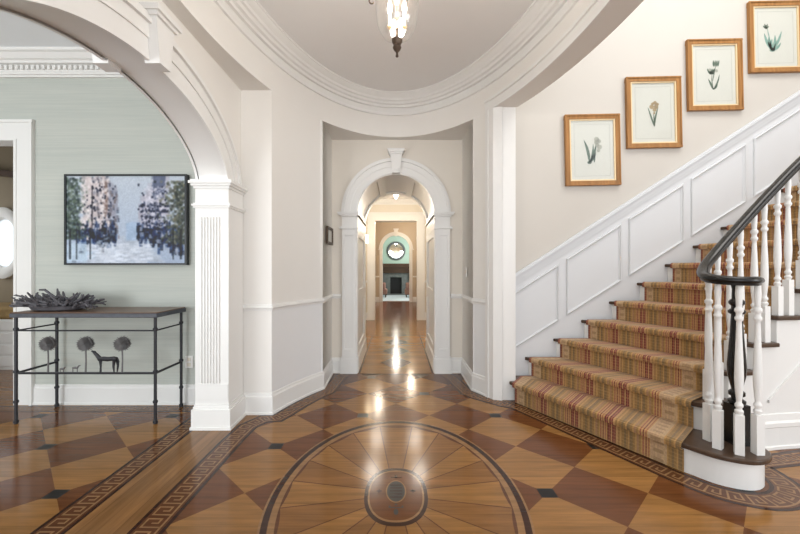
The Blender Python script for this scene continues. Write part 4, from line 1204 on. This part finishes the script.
# key-pattern borders
def border(path, w=.18, flip=1):
    P = [Vector(p) for p in path]; n_ = len(P); nm = []; cum = [0]
    for i in range(n_):
        a = (P[i]-P[i-1]) if i else P[1]-P[0]; b = (P[i+1]-P[i]) if i < n_-1 else P[-1]-P[-2]
        a = a.normalized(); b = b.normalized(); q0 = Vector((-a.y, a.x)); q1 = Vector((-b.y, b.x)); q = (q0+q1).normalized()
        nm.append(q/max(.5, q.dot(q0)))
        if i: cum.append(cum[-1]+(P[i]-P[i-1]).length)
    Lt = cum[-1]
    def at(s, t):
        s = max(0, min(Lt, s)); i = 0
        while i < n_-2 and cum[i+1] < s: i += 1
        f = (s-cum[i])/(cum[i+1]-cum[i]); p = P[i].lerp(P[i+1], f)+nm[i].lerp(nm[i+1], f)*t*flip
        return (p.x, p.y)
    def rect(s0, s1, t0, t1, z, m):
        if s0 >= Lt: return
        cuts = [s0]+[c for c in cum if s0 < c < s1]+[min(s1, Lt)]
        for a, b in zip(cuts, cuts[1:]):
            if b-a < 1e-6: continue
            mb.face([at(a, t0)+(z,), at(b, t0)+(z,), at(b, t1)+(z,), at(a, t1)+(z,)], FI[m])
    hw = w/2
    rect(0, Lt, -hw, hw, .0010, 'wenge')
    rect(0, Lt, -hw+.020, hw-.020, .0013, 'brownband')
    bw = w-.065; ut = bw/4.6; t0 = -bw/2; per_ = .098; us = per_/6; s = 0; a_, b_ = .62, .44
    while s < Lt-per_*.5:
        R_ = lambda a, b, c, d: rect(s+a*us, s+b*us, t0+c*ut, t0+d*ut, .0016, 'maple')
        R_(0, a_, 0, 4.6); R_(a_, 4.6, 4.6-b_, 4.6); R_(4.6-a_, 4.6, 1.25, 4.6-b_); R_(1.9, 4.6-a_, 1.25, 1.25+b_); R_(1.9, 1.9+a_, 1.25+b_, 2.9)
        R_(a_, 6.0, 0, b_)
        s += per_
border([(-1.225, -2.0), (-1.225, 2.9), (-1.21, 3.15), (-1.13, 3.30), (-1.02, 3.32)]+[ell(-th_l+(-th_hl+th_l)*k/8, -.115, -.115) for k in range(1, 9)]+[(-.66, 4.55), (-.62, 4.66)], .175)
border([(-1.70, -2.0), (-1.70, 3.5)], .17)
border([(-6.4, LY-.12), (-1.72, LY-.12)], .15)
rightp = [(.60, 4.66), (.655, 4.50)]+[ell(th_hr+(th_r-.1-th_hr)*k/8, -.115, -.115) for k in range(0, 9)]
r1 = riserline(1)
st = [p for p in offset_in(r1, -.105)]
# thin out the stair part
border(rightp+[(1.02, 3.66), (1.12, 3.60)]+st[1:-7]+[(2.43, 2.57), (2.60, 2.60), (2.9, 2.665), (3.3, 2.70), (6.0, 2.71)], .17)
# oval medallion
MX, MY, MA, MBb = 0, 2.21, .715, 1.055
def mp(t, r): return (MX+MA*r*math.sin(t), MY+MBb*r*math.cos(t))
def ringf(f0, f1, z, m, n=96, a0=0):
    for k in range(n):
        t0, t1 = 2*PI*k/n, 2*PI*(k+1)/n
        mb.face([f0(t0)+(z,), f0(t1)+(z,), f1(t1)+(z,), f1(t0)+(z,)], FI[m])
Z = .0022
mb.face([mp(2*PI*k/96, 1)+(Z-.0003,) for k in range(96)], FI['brownband'])
def off(t, d): return (MX+(MA+d)*math.sin(t), MY+(MBb+d*1.25)*math.cos(t))
ringf(lambda t: off(t, -.012), lambda t: off(t, .0), Z, 'maple'); ringf(lambda t: off(t, -.044), lambda t: off(t, -.012), Z, 'wenge')
ringf(lambda t: off(t, -.080), lambda t: off(t, -.046), Z, 'maple')
bd = [12, 32, 51, 66.5, 82, 98, 114, 130, 148, 167]
bd = [-b for b in bd[::-1]]+bd
bd = [math.radians(b) for b in bd]
def inn(t, d=0): return (MX+(.150+d)*math.copysign(abs(math.sin(t))**.86, math.sin(t)), MY+(.235+d*1.5)*math.copysign(abs(math.cos(t))**.86, math.cos(t)))
def roff(t, d): return off(t, d)
for i in range(20):
    a = bd[i]; b = bd[(i+1) % 20] if i < 19 else bd[0]+2*PI
    m_ = 'mid' if i % 2 == 1 else 'light'
    n_ = 5
    for q in range(n_):
        ta, tb_ = a+(b-a)*q/n_, a+(b-a)*(q+1)/n_
        # outer edge is a flattened chord: bows in from the ring
        def oe(f): 
            pa, pb = roff(a, -.085), roff(b, -.085); t = a+(b-a)*f; pc = roff(t, -.085); ch = lerp(pa, pb, f); return lerp(pc, ch, 2.3)
        mb.face([inn(ta)+(Z,), inn(tb_)+(Z,), oe((q+1)/n_)+(Z,), oe(q/n_)+(Z,)], FI[m_])
    # dark joint line
    pa, pb = Vector(inn(a)), Vector(roff(a, -.085)); d = (pb-pa).normalized(); nn = Vector((-d.y, d.x))
    mb.face([tuple(pa+nn*.003)+(Z+.0003,), tuple(pb+nn*.004)+(Z+.0003,), tuple(pb-nn*.004)+(Z+.0003,), tuple(pa-nn*.003)+(Z+.0003,)], FI['brownband'])
ZZ = Z+.0006
mb.face([inn(2*PI*k/64, .030)+(ZZ,) for k in range(64)], FI['wenge'])
mb.face([inn(2*PI*k/64, .010)+(ZZ+.0002,) for k in range(64)], FI['maple'])
mb.face([inn(2*PI*k/64, .000)+(ZZ+.0004,) for k in range(64)], FI['dark'])
def ov(cx, cy, a, b, z, m, n=32): mb.face([(cx+a*math.sin(2*PI*k/n), cy+b*math.cos(2*PI*k/n), z) for k in range(n)], FI[m])
ov(0, 2.235, .059, .112, ZZ+.0006, 'maple'); ov(0, 2.235, .052, .102, ZZ+.0008, 'ebony')
for dz in (-.06, -.03, 0, .03, .06): quad(-.035, .035, 2.235+dz-.004, 2.235+dz+.004, ZZ+.001, 'wenge')
# small marks round the oval
quad(-.040, .040, 2.078, 2.086, ZZ+.0006, 'ebony'); quad(-.040, -.030, 2.078, 2.098, ZZ+.0006, 'ebony'); quad(.030, .040, 2.078, 2.098, ZZ+.0006, 'ebony')
mb.face([(-.012, 2.10, ZZ+.0006), (.012, 2.10, ZZ+.0006), (0, 2.118, ZZ+.0006)], FI['ebony']); ov(0, 2.045, .013, .026, ZZ+.0006, 'ebony', 12)
for s in (-1, 1):
    ov(s*.098, 2.235, .018, .010, ZZ+.0006, 'wenge', 10); quad(s*.098-.003, s*.098+.003, 2.215, 2.255, ZZ+.0006, 'wenge')
quad(-.035, .035, 2.375, 2.381, ZZ+.0006, 'wenge'); ov(0, 2.39, .010, .02, ZZ+.0006, 'wenge', 10)
struct('floor', mb, [M[k] for k in FM])
# slab underneath
mb = MB(); mb.box(-9, 6.3, -2.7, D4+.1, -.1, -.004); struct('floor_slab', mb, M['tread'])

# ------------------------------------------------------------------ lights
def area(name, loc, rot, sx, sy, power, col):
    l = bpy.data.lights.new(name, 'AREA'); l.shape = 'RECTANGLE'; l.size = sx; l.size_y = sy; l.energy = power; l.color = col
    o = bpy.data.objects.new(name, l); C.objects.link(o); o.location = loc; o.rotation_euler = rot; return o
def point(name, loc, power, col, r=.05):
    l = bpy.data.lights.new(name, 'POINT'); l.energy = power; l.color = col; l.shadow_soft_size = r
    o = bpy.data.objects.new(name, l); C.objects.link(o); o.location = loc; return o
R_ = math.radians
area('front_door_daylight', (0.3, -2.4, 1.6), (R_(98), 0, 0), 3.0, 2.6, 56, (.92, .96, 1))
area('stair_fill', (4.2, -1.6, 3.6), (R_(70), 0, R_(15)), 2.6, 2.6, 10, (.90, .95, 1))  # added fill high in the stairwell, no window is known here
area('stair_overhead_light', (3.0, 2.2, 5.4), (0, 0, 0), 2.2, 1.6, 78, (1, .97, .92))  # broad overhead light on the treads, its fixture is unseen
area('side_window_daylight', (5.9, -.6, 2.3), (R_(90), 0, R_(80)), 2.4, 2.6, 95, (.92, .96, 1))
area('parlor_uplight_fill', (-4.2, -2.3, 1.2), (R_(124), 0, R_(-12)), 3.0, 2.0, 165, (.92, .97, 1))  # parlor daylight tilted upward as added fill for the ceiling
point('pendant_bulbs', (0, 2.2, 2.82), 32, (1, .95, .88), .06)
for x, y, e_ in ((-.42, 6.8, 14), (.42, 6.8, 13), (-.4, 8.2, 9), (.4, 8.2, 9)): point('hall_fill', (x, y, 2.35), e_, (1, .93, .83), .14)  # added fill points for the arch passage and hall, no fixtures
for x, y in ((-.5, 11.0), (.5, 13.0)): point('gallery_fill', (x, y, 2.6), 26, (1, .86, .68), .08)  # added warm fill in the gallery, set off centre to spread floor streaks
point('sconce_bulb', (-.62, 8.72, 1.93), 4, (1, .78, .5), .05)
area('far_room_side_fill', (2.4, 16.4, 1.7), (R_(90), 0, R_(90)), 2.0, 1.6, 95, (.95, .98, 1))  # added side fill to brighten the far room, no window seen
point('far_mirror_fill', (0, 16.0, 2.6), 30, (1, .93, .82), .1)  # added fill so the round mirror has something bright to reflect
area('nook_window_daylight', (-6.5, 4.6, 1.8), (R_(90), 0, R_(-90)), 1.2, 1.4, 11, (.95, .98, 1))
w = bpy.data.worlds.new('World'); sc.world = w; w.use_nodes = True
w.node_tree.nodes['Background'].inputs[0].default_value = (.93, .96, 1, 1); w.node_tree.nodes['Background'].inputs[1].default_value = 1.15

# ------------------------------------------------------------------ camera
cam = bpy.data.cameras.new('camera'); co = bpy.data.objects.new('camera', cam); C.objects.link(co)
co.location = (0, 0, 1.3); co.rotation_euler = (R_(90), 0, 0)
cam.sensor_width = 36; cam.sensor_fit = 'HORIZONTAL'; cam.lens = 386/800*36
cam.shift_x = 4/800; cam.clip_start = .02
sc.camera = co
sc.view_settings.view_transform = 'Standard'; sc.view_settings.look = 'None'; sc.view_settings.gamma = 1; sc.view_settings.exposure = .2
sc.cycles.use_denoising = True
